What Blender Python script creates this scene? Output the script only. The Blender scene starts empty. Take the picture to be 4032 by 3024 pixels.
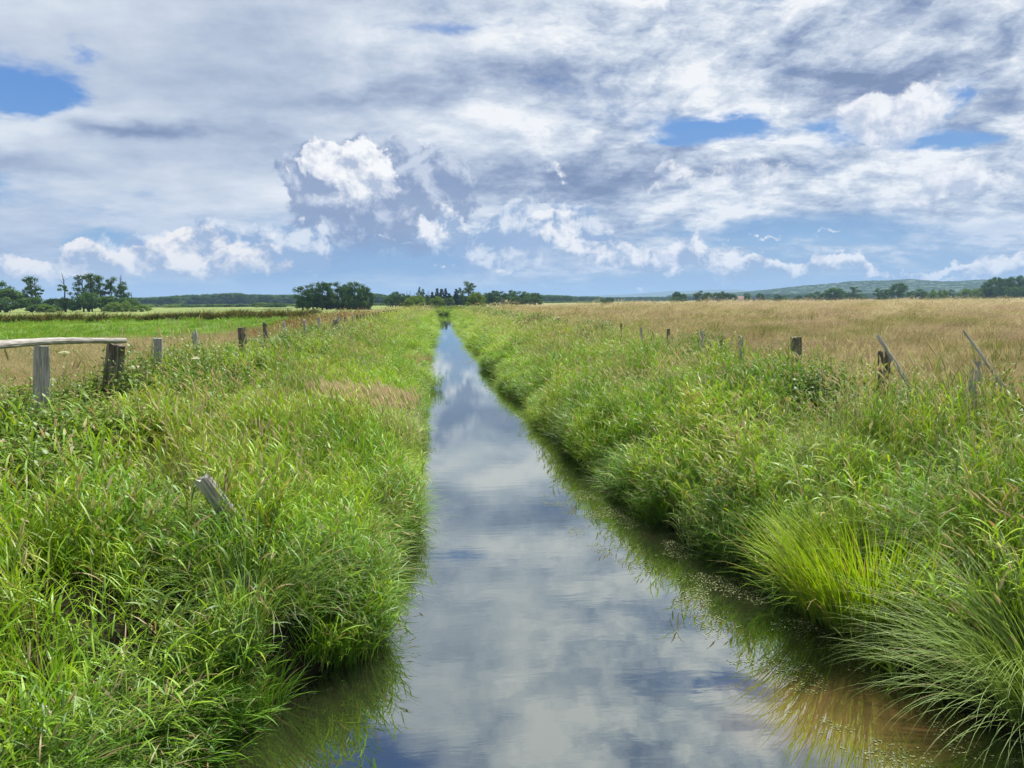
import bpy, bmesh, math, random
import numpy as np
from mathutils import Vector, Matrix, Euler
SC = bpy.context.scene
R = math.radians
# ------------------------------------------------------------------ camera
F = 3024.0                       # focal length in photo pixels (4032 wide)
PITCH, YAW, ROLL = R(-6.15), R(-5.2), R(-0.50)
CAM = Vector((0.0, 0.0, 3.3))
cam_d = bpy.data.cameras.new('camera'); cam = bpy.data.objects.new('camera', cam_d)
SC.collection.objects.link(cam); SC.camera = cam
cam_d.sensor_width = 36; cam_d.lens = 36 * F / 4032
cam_d.clip_start = 0.1; cam_d.clip_end = 20000
CM = Matrix.Rotation(YAW, 3, 'Z') @ Matrix.Rotation(R(90) + PITCH, 3, 'X') @ Matrix.Rotation(ROLL, 3, 'Z')
cam.matrix_world = Matrix.Translation(CAM) @ CM.to_4x4()
def ray(px, py):
    return (CM @ Vector(((px - 2016) / F, -(py - 1512) / F, -1))).normalized()
def sr(*c):
    return tuple(((v / 255 + .055) / 1.055) ** 2.4 if v > 10 else v / 255 / 12.92 for v in c)
# ------------------------------------------------------------------ world
EXPO = 0.72
SC.view_settings.view_transform = 'Standard'; SC.view_settings.look = 'None'
SC.view_settings.exposure = EXPO; SC.view_settings.gamma = 1; SC.view_settings.use_curve_mapping = False
SUN_EL, SUN_ROT = R(58), R(35)      # azimuth measured clockwise from the stream's direction (+Y)
sun_d = bpy.data.lights.new('sun', 'SUN'); sun = bpy.data.objects.new('sun', sun_d)
SC.collection.objects.link(sun)
sun_d.energy = 5.0; sun_d.angle = R(3); sun_d.color = (1, .95, .86)
sd = Vector((math.sin(SUN_ROT) * math.cos(SUN_EL), math.cos(SUN_ROT) * math.cos(SUN_EL), math.sin(SUN_EL)))
sun.rotation_euler = sd.to_track_quat('Z', 'Y').to_euler()

class NT:
    """tiny expression helper round a node tree"""
    def __init__(s, nt): s.nt = nt; s.n = nt.nodes; s.l = nt.links
    def put(s, sock, v):
        if isinstance(v, bpy.types.NodeSocket): s.l.new(v, sock)
        elif v is not None:
            if hasattr(sock.default_value, '__len__') and len(sock.default_value) == 4 and len(v) == 3: v = (*v, 1)
            sock.default_value = v
    def m(s, op, a, b=None, c=None, clamp=False):
        x = s.n.new('ShaderNodeMath'); x.operation = op; x.use_clamp = clamp
        for i, v in enumerate((a, b, c)):
            if v is not None: s.put(x.inputs[i], v)
        return x.outputs[0]
    def v(s, op, a, b=None):
        x = s.n.new('ShaderNodeVectorMath'); x.operation = op
        s.put(x.inputs[0], a)
        if b is not None: s.put(x.inputs[3] if op == 'SCALE' else x.inputs[1], b)
        return x.outputs['Value'] if op in ('LENGTH', 'DOT_PRODUCT') else x.outputs[0]
    def comb(s, a, b, c=0.0):
        x = s.n.new('ShaderNodeCombineXYZ')
        for i, q in enumerate((a, b, c)): s.put(x.inputs[i], q)
        return x.outputs[0]
    def sep(s, a):
        x = s.n.new('ShaderNodeSeparateXYZ'); s.put(x.inputs[0], a); return x.outputs
    def ramp(s, f, a, b, c=0.0, d=1.0, smooth=True):
        x = s.n.new('ShaderNodeMapRange'); x.interpolation_type = 'SMOOTHSTEP' if smooth else 'LINEAR'
        for i, q in enumerate((f, a, b, c, d)): s.put(x.inputs[i], q)
        return x.outputs[0]
    def mix(s, f, a, b, mode='MIX'):
        x = s.n.new('ShaderNodeMix'); x.data_type = 'RGBA'; x.blend_type = mode
        s.put(x.inputs[0], f); s.put(x.inputs[6], a); s.put(x.inputs[7], b); return x.outputs[2]
    def noise(s, vec, scale=1.0, detail=4, rough=.55, dist=0.0, dim='3D', color=False, lac=2.0):
        x = s.n.new('ShaderNodeTexNoise'); x.noise_dimensions = dim
        if vec is not None: s.put(x.inputs['Vector'], vec)
        s.put(x.inputs['Scale'], scale); s.put(x.inputs['Detail'], detail); s.put(x.inputs['Roughness'], rough)
        s.put(x.inputs['Distortion'], dist); s.put(x.inputs['Lacunarity'], lac)
        return x.outputs['Color' if color else 'Fac']
    def cramp(s, f, stops):
        x = s.n.new('ShaderNodeValToRGB'); s.put(x.inputs[0], f); e = x.color_ramp.elements
        while len(e) < len(stops): e.new(.5)
        for el, (p, c) in zip(e, stops): el.position = p; el.color = (*c, 1)
        return x.outputs[0]

def AE(px, py):
    d = ray(px, py); return math.atan2(d.x, d.y), abs(math.asin(d.z))   # rows below the horizon: where that row's mirror image in still water lies
W = bpy.data.worlds.new('World'); SC.world = W; W.use_nodes = True
def build_world():
    t = NT(W.node_tree); t.n.clear()
    tc = t.n.new('ShaderNodeTexCoord').outputs['Generated']
    d = t.v('NORMALIZE', tc); sx, sy, sz = t.sep(d)
    A = t.m('ARCTAN2', sx, sy); E = t.m('ARCSINE', sz)
    q0 = t.comb(A, E)
    # domain warps: a broad one for wispy sheets, a lumpy one for the heaped clouds
    w1 = t.noise(t.v('MULTIPLY', q0, (3.5, 8, 0)), 1, 6, .62, dim='2D', color=True)
    qs = t.v('ADD', q0, t.v('MULTIPLY', t.v('SUBTRACT', w1, (.5, .5, .5)), (.20, .085, 0)))
    w2 = t.noise(t.v('MULTIPLY', q0, (14, 16, 0)), 1, 6, .62, dim='2D', color=True)
    qc = t.v('ADD', q0, t.v('MULTIPLY', t.v('SUBTRACT', w2, (.5, .5, .5)), (.085, .07, 0)))
    def blob(q, px, py, rx, ry, rot=0.0, k=1.0):
        a, e = AE(px, py)
        if rot:
            c, s_ = math.cos(R(rot)), math.sin(R(rot)); v = t.v('SUBTRACT', q, (a, e, 0))
            v = t.comb(t.v('DOT_PRODUCT', v, (c * F / rx, -s_ * F / rx, 0)), t.v('DOT_PRODUCT', v, (s_ * F / ry, c * F / ry, 0)))
        else:
            x = t.n.new('ShaderNodeVectorMath'); x.operation = 'MULTIPLY_ADD'; t.put(x.inputs[0], q)
            x.inputs[1].default_value = (F / rx, F / ry, 0); x.inputs[2].default_value = (-a * F / rx, -e * F / ry, 0); v = x.outputs[0]
        return t.m('POWER', .4493, t.v('DOT_PRODUCT', v, v))
    def total(q, lst):
        out = 0.0
        for b in lst: out = t.m('MULTIPLY_ADD', blob(q, *b), b[5] if len(b) > 5 else 1.0, out)
        return out
    # --- blue air
    sky = t.n.new('ShaderNodeTexSky'); sky.sky_type = 'NISHITA'; sky.sun_disc = False
    sky.sun_elevation = SUN_EL; sky.sun_rotation = SUN_ROT
    nish = t.v('SCALE', sky.outputs[0], .12)
    air = t.cramp(t.m('MULTIPLY', E, 1 / .9), [(0, sr(156, 189, 221)), (.05, sr(140, 179, 219)), (.12, sr(116, 165, 216)), (.3, sr(84, 139, 214)), (.6, sr(58, 104, 176))])
    air = t.mix(.12, air, nish)
    # --- stratiform deck
    den = t.m('ADD', t.m('MAXIMUM', sz, 0.0), .20)
    P = t.comb(t.m('DIVIDE', sx, den), t.m('DIVIDE', sy, den))
    n1 = t.noise(t.v('MULTIPLY', P, (1.1, 1.5, 1)), 1, 4, .60, 0, dim='2D')
    n2 = t.noise(t.v('ADD', t.v('MULTIPLY', P, (2.6, 3.2, 1)), (7.3, 2.1, 0)), 1, 6, .60, 0, dim='2D')
    n3 = t.noise(t.v('ADD', t.v('MULTIPLY', P, (8.5, 10, 1)), (3.3, 9.1, 0)), 1, 5, .6, 0, dim='2D')
    lump = t.m('MULTIPLY', t.m('SUBTRACT', t.noise(t.v('MULTIPLY', qs, (13, 24, 0)), 1, 6, .62, 0, dim='2D'), .5), t.ramp(A, -.35, .35, .5, 1.9))
    hole = total(qs, [(60, 285, 175, 60), (170, 380, 100, 62), (30, 390, 90, 50, 0, .8), (350, 180, 45, 36, 0, .6),
                      (2850, 510, 190, 38, 12), (2670, 555, 130, 30, 5), (3040, 480, 80, 38, 0, .9), (3330, 490, 100, 34, 0, .7),
                      (3800, 385, 50, 60, 0, .7), (3830, 565, 180, 28, 0, .9), (3450, 552, 200, 26, 0, .6), (1720, 80, 260, 26, 0, .45),
                      (430, 965, 120, 60, 0, .9), (60, 740, 120, 40, 0, .45), (3700, 925, 700, 45, -2, .62), (2850, 905, 420, 40, 0, .5),
                      (1480, 985, 520, 95, 0, .8), (3350, 1010, 400, 25, 0, .5), (3600, 1070, 500, 30, 0, .6), (2650, 1090, 300, 30, 0, .6), (3000, 950, 300, 20, 0, .3)])
    rest = total(qs, [(1350, 2880, 170, 90, 0, 1.0), (1500, 3010, 200, 50, 0, .8), (2880, 2690, 200, 36, 0, .8), (1700, 2330, 160, 60, 0, .3), (3000, 2460, 160, 100, 0, .5), (600, 3300, 900, 200, 0, .5), (2600, 3900, 900, 300, 0, .6)])
    hole = t.m('ADD', hole, rest)
    lowfade = t.ramp(E, .012, .06, .5, 0)
    cov = t.m('SUBTRACT', t.m('ADD', t.m('MULTIPLY', n1, 1.3), t.m('ADD', t.m('MULTIPLY', n2, .9), t.m('MULTIPLY', n3, .45))), t.m('ADD', t.m('MULTIPLY', hole, 1.25), lowfade))
    cov = t.m('ADD', cov, t.m('MULTIPLY', lump, .35)); cover = t.ramp(cov, .22, 1.15)
    dark = total(qs, [(1700, 345, 400, 70, -5, .9), (2230, 635, 380, 85, -8, 1.25), (2600, 710, 340, 55, -8, 1.2), (2050, 720, 320, 60, 0, .6), (2420, 680, 360, 70, -8, .5), (1150, 420, 380, 60, -10, .3),
                      (3650, 300, 480, 90, 10, .75), (3150, 190, 330, 60, 18, .55), (3350, 90, 380, 50, 8, .5), (3900, 130, 260, 80, 0, .5),
                      (480, 515, 150, 36, 0, 1.0), (650, 525, 160, 24, -6, .9), (1040, 545, 130, 55, 0, .7), (60, 680, 260, 34, -5, .9),
                      (760, 290, 480, 150, -8, .45), (850, 640, 240, 60, 0, .45), (1100, 90, 240, 60, 0, .5), (200, 720, 300, 90, 0, .2),
                      (120, 960, 220, 40, -8, .6), (2750, 745, 420, 30, 0, .35), (3000, 870, 420, 30, 0, .35), (2150, 250, 260, 60, 0, .3), (1750, 2560, 200, 60, 0, .7), (2700, 2900, 260, 100, 0, .6), (3100, 2900, 300, 120, 0, .6)])
    light = total(qs, [(170, 500, 330, 62, -14, 1.1), (1990, 840, 150, 120, 0, 1.3), (1900, 560, 260, 40, 0, .6), (1130, 760, 170, 120, 0, .4), (1000, 620, 200, 60, 0, .2), (2420, 545, 320, 45, -6, .9), (2780, 640, 420, 60, -10, .9), (2560, 410, 170, 70, 20, .7),
                       (2900, 260, 260, 60, 8, .9), (3050, 20, 420, 45, 8, .9), (1400, 110, 210, 60, 0, .5), (1380, 300, 160, 30, -15, .6),
                       (700, 40, 500, 60, 0, .35), (3500, 640, 600, 60, 0, .4), (3980, 330, 140, 30, 10, .8), (3950, 60, 120, 60, 0, .7), (2000, 190, 170, 40, 0, .6),
                       (3200, 820, 520, 36, 0, .6), (2700, 790, 420, 40, 0, .5), (3800, 870, 420, 30, 6, .5), (2560, 110, 60, 36, -35, 1.2), (2650, 130, 50, 14, 0, 1.2),
                       (1850, 590, 420, 40, -6, .45), (500, 780, 420, 100, 0, .3), (2950, 970, 500, 20, 0, .4), (3980, 620, 160, 60, 0, .6), (3100, 400, 200, 45, 0, .6), (1750, 150, 300, 40, 0, .3), (2200, 2830, 330, 170, 0, .9), (2080, 2180, 260, 220, 0, .7), (1900, 1870, 160, 40, 0, .8), (2620, 2480, 160, 120, 0, .6), (2200, 2500, 300, 60, 0, .4)])
    sh = t.m('ADD', t.m('MULTIPLY', t.m('SUBTRACT', n2, .5), 1.5), t.m('MULTIPLY', t.m('SUBTRACT', n3, .5), 1.0))
    sh = t.m('ADD', sh, lump)
    rightside = t.ramp(A, -.35, .45, .30, 1.2)
    sh = t.m('ADD', t.m('MULTIPLY', sh, rightside), .53)
    sh = t.m('ADD', t.m('SUBTRACT', sh, t.m('MULTIPLY', dark, .46)), t.m('MULTIPLY', light, .34))
    sh = t.m('MULTIPLY_ADD', sh, .78, .22, clamp=True)
    deck = t.cramp(sh, [(0, sr(126, 144, 178)), (.22, sr(148, 164, 194)), (.42, sr(174, 188, 211)), (.61, sr(198, 209, 226)), (.78, sr(219, 227, 238)), (1, sr(247, 249, 252))])
    col = t.mix(cover, air, deck)
    # rain haze low over the horizon
    veil = t.m('MULTIPLY', t.ramp(E, .0, .16, 1, 0), .28)
    rain = t.m('MINIMUM', total(qs, [(1450, 990, 330, 80), (1100, 1060, 300, 40, 0, .6), (1800, 1040, 200, 60, 0, .7), (3500, 905, 420, 40, 3, .7), (2950, 900, 260, 26, 0, .5)]), .85)
    col = t.mix(t.m('MAXIMUM', veil, rain), col, sr(130, 168, 212))
    col = t.mix(t.ramp(E, .004, .035, .9, 0), col, sr(152, 186, 219))
    # --- heaped clouds
    nb = t.noise(t.v('MULTIPLY', q0, (30, 34, 0)), 1, 8, .62, .3, dim='2D')
    nb2 = t.noise(t.v('ADD', t.v('MULTIPLY', q0, (30, 34, 0)), (.35, .5, 0)), 1, 5, .6, .3, dim='2D')
    emb = t.m('MULTIPLY', t.m('SUBTRACT', nb, nb2), 2.9)
    qcy = t.sep(qc)[1]
    nl = t.noise(t.v('MULTIPLY', q0, (11, 15, 0)), 1, 4, .6, dim='2D')
    def heap(col, lst, thr, soft, base, top, lift, op=1.0, emboss=1.0, nz=.9):
        f = fv = None
        for b in lst:
            a, e = AE(b[0], b[1])
            x = blob(qc, *b); k = b[5] if len(b) > 5 else 1.0
            y = t.m('MULTIPLY_ADD', qcy, F / b[3] * k, -e * F / b[3] * k)
            f = t.m('MULTIPLY_ADD', x, k, 0.0 if f is None else f); fv = t.m('MULTIPLY_ADD', x, y, 0.0 if fv is None else fv)
        g = t.m('ADD', f, t.m('MULTIPLY', t.m('SUBTRACT', nb, .5), nz))
        up = t.m('DIVIDE', fv, t.m('ADD', f, .15)); msk = t.m('MULTIPLY', t.ramp(g, thr, thr + soft), t.ramp(up, -1.25, -.35))
        s_ = t.m('ADD', t.m('ADD', t.m('MULTIPLY', emb, emboss), t.m('MULTIPLY', t.m('SUBTRACT', nl, .5), 1.1)),
                 t.m('ADD', lift - .30, t.m('MULTIPLY', up, .50)), clamp=True)
        c = t.cramp(s_, [(0, base), (.5, tuple((a + b) / 2 for a, b in zip(base, top))), (1, top)])
        return t.mix(t.m('MULTIPLY', msk, op), col, c)
    col = heap(col, [(1560, 790, 210, 150, 0, 1.1), (1700, 720, 105, 120, 0, 1.0), (1330, 800, 150, 110, 0, .9), (1400, 600, 150, 45, -10, .45), (1200, 700, 60, 110, 0, .8), (1300, 930, 230, 90, 0, .7), (1600, 640, 120, 60, 0, .6), (1560, 960, 260, 60, 0, .6)], .38, .26, sr(134, 153, 189), sr(204, 213, 230), .50, .86, 1.2, .7)
    col = heap(col, [(2080, 950, 190, 110), (2200, 880, 150, 90), (2300, 990, 130, 60), (1900, 1000, 90, 80, 0, .8), (1790, 930, 130, 60, -10, .8), (1200, 960, 110, 110, 0, .8), (1120, 1020, 90, 60, 0, .7), (620, 960, 220, 50, 0, .7), (900, 980, 160, 80, 0, .9)], .36, .22, sr(150, 175, 212), sr(226, 233, 243), .56, .92, 1.4)
    col = heap(col, [(1340, 680, 120, 85), (1420, 660, 90, 60), (1450, 730, 70, 50), (1250, 640, 50, 40)], .46, .28, sr(180, 192, 216), sr(255, 255, 255), .98, 1.0, 1.1, 1.2)
    col = heap(col, [(3600, 420, 160, 75), (3500, 470, 140, 60), (3760, 730, 150, 42), (3780, 650, 110, 36), (2140, 685, 70, 22, -12, .9), (2960, 650, 200, 36, 0, .6), (3420, 560, 100, 20, 0, .4), (2620, 700, 120, 36, -25, .7), (2900, 700, 180, 28, 0, .5)], .40, .5, sr(190, 202, 224), sr(250, 251, 254), .82, .92, .9, 1.2)
    col = heap(col, [(1700, 925, 90, 36), (1730, 860, 40, 50, 0, .8), (2230, 930, 95, 60, -30), (2330, 1005, 95, 38, -10), (2180, 850, 80, 26), (2430, 1045, 70, 16, -8), (1950, 840, 50, 40, 0, .7),
                     (2690, 1005, 85, 55), (2500, 985, 70, 42, 0, .8), (2510, 1065, 60, 14, -8), (2870, 1045, 110, 30), (2960, 1050, 70, 20), (3130, 1055, 150, 30), (3040, 1045, 60, 22), (3310, 1055, 70, 26),
                     (3420, 1058, 50, 16), (3645, 1058, 40, 13), (3800, 1050, 60, 18), (3900, 1055, 60, 20), (4000, 1030, 80, 32), (3760, 1095, 110, 11, 0, .9), (3540, 1068, 40, 8), (2900, 990, 80, 14, 0, .6),
                     (2000, 1062, 40, 14, 0, .6), (1770, 1052, 36, 10), (1510, 962, 20, 8), (1580, 964, 28, 8, -12), (2560, 1135, 16, 10), (3000, 925, 50, 8), (3270, 940, 50, 8)], .34, .34, sr(158, 180, 212), sr(250, 250, 252), .74, .95, 1.2, 1.0)
    col = heap(col, [(40, 1040, 150, 36), (180, 1050, 90, 26), (300, 1010, 50, 34), (410, 1030, 70, 36), (530, 1020, 90, 45), (640, 1050, 130, 26, -14), (680, 960, 50, 50, 0, .9), (800, 940, 90, 34), (1000, 1005, 80, 52), (880, 1045, 180, 34), (1175, 850, 26, 22), (60, 1090, 260, 14, 0, .6)], .40, .32, sr(166, 183, 212), sr(253, 249, 246), .74, .95, 1.1, 1.1)
    low = t.ramp(E, -.02, .0)
    col = t.mix(low, sr(70, 85, 60), col)
    bg = t.n.new('ShaderNodeBackground'); out = t.n.new('ShaderNodeOutputWorld')
    t.l.new(col, bg.inputs[0]); bg.inputs[1].default_value = 1.0 / 2 ** EXPO
    t.l.new(bg.outputs[0], out.inputs[0])
build_world()
W.cycles.sampling_method = 'MANUAL'; W.cycles.sample_map_resolution = 1024
SC.cycles.max_bounces = 5; SC.cycles.diffuse_bounces = 2; SC.cycles.glossy_bounces = 2; SC.cycles.transmission_bounces = 3; SC.cycles.transparent_max_bounces = 4; SC.cycles.volume_bounces = 0
SC.cycles.use_denoising = True; SC.cycles.caustics_reflective = False; SC.cycles.caustics_refractive = False
# ------------------------------------------------------------------ helpers
rng = np.random.default_rng(7); rnd = random.Random(11)
def tag(o, label=None, cat=None, group=None, kind=None):
    for k, v in (('label', label), ('category', cat), ('group', group), ('kind', kind)):
        if v: o[k] = v
    return o
def mesh_obj(name, verts, faces, mat=None, parent=None, loc=None, smooth=False, link=True):
    me = bpy.data.meshes.new(name)
    me.from_pydata([tuple(v) for v in verts], [], [tuple(int(i) for i in f) for f in faces]); me.update()
    if smooth: me.polygons.foreach_set('use_smooth', [True] * len(me.polygons))
    o = bpy.data.objects.new(name, me)
    if link: SC.collection.objects.link(o)
    for m in (mat if isinstance(mat, (list, tuple)) else [mat]):
        if m: me.materials.append(m)
    if parent: o.parent = parent
    if loc is not None: o.location = loc
    return o
def empty(name, loc, rz=0.0):
    o = bpy.data.objects.new(name, None); SC.collection.objects.link(o)
    o.location = loc; o.rotation_euler = (0, 0, rz); o.empty_display_size = .3
    return o
def material(name):
    m = bpy.data.materials.new(name); m.use_nodes = True; t = NT(m.node_tree); t.n.clear()
    out = t.n.new('ShaderNodeOutputMaterial')
    return m, t, out
def geo_pos(t): return t.n.new('ShaderNodeNewGeometry').outputs['Position']
def principled(t, out, col, rough=.8, bump=None, bs=.3, bd=.02, spec=.3):
    b = t.n.new('ShaderNodeBsdfPrincipled'); t.put(b.inputs['Base Color'], col); t.put(b.inputs['Roughness'], rough)
    b.inputs['Specular IOR Level'].default_value = spec
    if bump is not None:
        x = t.n.new('ShaderNodeBump'); x.inputs['Strength'].default_value = bs; x.inputs['Distance'].default_value = bd
        t.put(x.inputs['Height'], bump); t.l.new(x.outputs[0], b.inputs['Normal'])
    t.l.new(b.outputs[0], out.inputs[0]); return b
# value noise for placement and terrain
_tab = np.random.default_rng(5).random((256, 256))
def vnoise(x, y, s=1.0, seed=0):
    x = np.asarray(x, float) / s + seed * 17.3; y = np.asarray(y, float) / s + seed * 31.7
    xi = np.floor(x).astype(int); yi = np.floor(y).astype(int); fx = x - xi; fy = y - yi
    fx = fx * fx * (3 - 2 * fx); fy = fy * fy * (3 - 2 * fy)
    T = lambda a, b: _tab[a % 256, b % 256]
    return (T(xi, yi) * (1 - fx) + T(xi + 1, yi) * fx) * (1 - fy) + (T(xi, yi + 1) * (1 - fx) + T(xi + 1, yi + 1) * fx) * fy
def fbm(x, y, s=1.0, seed=0, o=4):
    return sum(vnoise(x, y, s / 2 ** i, seed + i) * .5 ** i for i in range(o)) / sum(.5 ** i for i in range(o))
# ------------------------------------------------------------------ the lie of the land
def bend(y):     # the stream swings away to the left far off
    y = np.asarray(y, float); return -np.clip(y - 190, 0, 100) ** 1.55 * .055
XLy = [-40, 2, 4, 5, 6, 6.6, 7.1, 8.2, 8.9, 9.5, 10.5, 12, 13, 15, 17.5, 20, 24, 27.5, 28.5, 30, 31.5, 37, 45, 60, 130, 700]
XLv = [-3.4, -2.9, -2.55, -2.15, -1.75, -1.3, -.9, -.8, -1.15, -.95, -.75, -.7, -.95, -.75, -.65, -.75, -.85, -1.15, -.75, -.7, -1.4, -1.5, -1.4, -1.6, -1.6, -1.6]
XRy = [-40, 2, 4, 5, 6, 7, 8, 9.2, 10.5, 12, 14, 15, 17.5, 20, 24, 28, 32, 37, 45, 60, 130, 700]
XRv = [5.2, 4.9, 4.8, 4.5, 4.2, 4.1, 4.0, 3.85, 3.45, 3.2, 3.05, 2.8, 2.9, 2.75, 2.95, 2.65, 2.8, 2.6, 2.75, 2.8, 2.8, 2.8]
def XL(y): return np.interp(y, XLy, XLv) + bend(y) + (vnoise(y, 0, 1.5, 3) - .5) * .50 * np.clip((np.asarray(y) - 7) / 6, 0, 1)
def XR(y): return np.interp(y, XRy, XRv) + bend(y) + (vnoise(y, 5, 1.7, 4) - .5) * .60 * np.clip((np.asarray(y) - 7) / 6, 0, 1)
def ground(x, y):
    x = np.asarray(x, float); y = np.asarray(y, float)
    s = np.maximum(XL(y) - x, x - XR(y))               # metres outside the water's edge, negative inside
    z = np.interp(s, [-1.5, -.3, 0, .12, .6, 1.6, 3.2, 5.0, 6.5], [-.7, -.3, -.02, .26, .62, .92, 1.12, 1.2, 1.2])
    z = z + (fbm(x, y, 2.2, 9) - .5) * .22 * np.clip(s / .8, 0, 1) + (fbm(x, y, 30, 2) - .5) * .25 * np.clip((s - 6) / 20, 0, 1)
    return z
def axis(pts):
    out = []
    for a, b, st in pts: out += list(np.arange(a, b, st))
    return out
def geoms(a, r, end):
    out = [a]; 
    while out[-1] < end: out.append(out[-1] * r)
    return out
gx = sorted([-v for v in geoms(9, 1.10, 9000)] + axis([(-8.5, -3, .4), (-3, 6, .16), (6, 10, .4)]) + geoms(10.5, 1.10, 9000))
gy = sorted(axis([(-60, -10, 5), (-10, 0, 1), (0, 24, .25), (24, 60, .7), (60, 330, 2.5)]) + geoms(332, 1.07, 12000))
GX, GY = np.meshgrid(gx, gy)
# east-west spacing widens far off, so let the fine columns follow the bend of the stream
GXb = GX + bend(GY) * np.exp(-(GX / 120) ** 2)
GZ = ground(GXb, GY)
nx, ny = len(gx), len(gy)
I = np.arange(nx * ny).reshape(ny, nx)
fs = np.stack([I[:-1, :-1], I[:-1, 1:], I[1:, 1:], I[1:, :-1]], -1).reshape(-1, 4)
m_ground, t, out = material('meadow_soil')
p = geo_pos(t); px_, py_, pz_ = t.sep(p)
nA = t.noise(p, .35, 5, .6); nB = t.noise(p, .03, 4, .55); nC = t.noise(t.v('MULTIPLY', p, (.02, .09, 1)), 1, 5, .6)
tan = t.mix(t.ramp(t.m('ADD', t.m('MULTIPLY', nA, .5), t.m('MULTIPLY', nC, .5)), .36, .64), (.20, .155, .095), (.31, .25, .16))
tan = t.mix(t.ramp(nB, .5, .66, 0, .6), tan, (.17, .16, .055))
grn = t.mix(t.ramp(nA, .35, .65), (.085, .16, .025), (.14, .23, .045))
grn = t.mix(t.ramp(py_, 95, 135), grn, t.mix(t.ramp(nC, .4, .6), (.20, .235, .075), (.14, .20, .05)))
field = t.mix(t.ramp(t.m('ADD', t.m('SUBTRACT', px_, t.m('MULTIPLY', t.ramp(py_, 130, 420, 0, 60, False), 1.0)), t.m('MULTIPLY', t.m('SUBTRACT', nB, .5), 12)), -13, -9), grn, tan)
farg = t.ramp(t.m('ADD', py_, t.m('MULTIPLY', px_, .25)), 330, 520)
field = t.mix(farg, field, t.mix(t.ramp(px_, -20, 40), t.mix(nC, (.13, .18, .045), (.22, .25, .075)), t.mix(nC, (.16, .19, .06), (.27, .25, .11))))
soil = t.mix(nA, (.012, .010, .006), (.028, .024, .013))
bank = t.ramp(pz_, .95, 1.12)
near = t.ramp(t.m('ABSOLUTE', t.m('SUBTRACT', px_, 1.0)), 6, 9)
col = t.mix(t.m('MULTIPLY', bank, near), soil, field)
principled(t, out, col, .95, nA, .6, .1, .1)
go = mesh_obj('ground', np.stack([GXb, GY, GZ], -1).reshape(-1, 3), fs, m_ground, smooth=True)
tag(go, kind='structure')
# water: one sheet along the stream, the ground rises through it at both banks
ys = axis([(-40, 130, 2), (130, 420, 5)]); wv = []; wf = []
for i, y in enumerate(ys):
    wv += [(float(XL(y)) - .5, y, 0), (float(XR(y)) + .5, y, 0)]
    if i: wf.append((2 * i - 2, 2 * i - 1, 2 * i + 1, 2 * i))
m_water, t, out = material('stream_water')
p = geo_pos(t); px_, py_, pz_ = t.sep(p)
n1 = t.noise(t.v('MULTIPLY', p, (1.0, 3.2, 1)), 1.6, 3, .5, .4); n2 = t.noise(t.v('MULTIPLY', p, (1, 2.5, 1)), 9, 3, .5)
n3 = t.noise(p, .35, 3, .5)
calm = t.ramp(n3, .46, .62, .12, 1)
hgt = t.m('ADD', n1, t.m('MULTIPLY', t.m('MULTIPLY', n2, calm), .22))
bp = t.n.new('ShaderNodeBump'); bp.inputs['Strength'].default_value = 1; bp.inputs['Distance'].default_value = .00055
t.put(bp.inputs['Height'], hgt)
silt = t.ramp(t.v('LENGTH', t.v('MULTIPLY', t.v('SUBTRACT', t.v('ADD', p, t.v('SCALE', t.v('SUBTRACT', t.noise(p, 1.3, 4, .6, color=True), (.5, .5, .5)), .8)), (3.1, 5.5, 0)), (1.0, 1.1, 1))), .35, 1.15, 1, 0)
wc = t.mix(silt, (.018, .020, .010), (.13, .080, .032))
df = t.n.new('ShaderNodeBsdfDiffuse'); t.put(df.inputs[0], wc)
gl = t.n.new('ShaderNodeBsdfGlossy'); gl.inputs['Roughness'].default_value = .008; t.put(gl.inputs[0], (.88, .93, .90))
t.l.new(bp.outputs[0], gl.inputs['Normal'])
fr = t.n.new('ShaderNodeFresnel'); fr.inputs['IOR'].default_value = 2.3; t.l.new(bp.outputs[0], fr.inputs['Normal'])
mx = t.n.new('ShaderNodeMixShader'); t.put(mx.inputs[0], t.m('MULTIPLY', t.m('POWER', fr.outputs[0], .5), 1.04, clamp=True))
t.l.new(df.outputs[0], mx.inputs[1]); t.l.new(gl.outputs[0], mx.inputs[2]); t.l.new(mx.outputs[0], out.inputs[0])
wo = mesh_obj('water', wv, wf, m_water); tag(wo, kind='structure')
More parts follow.
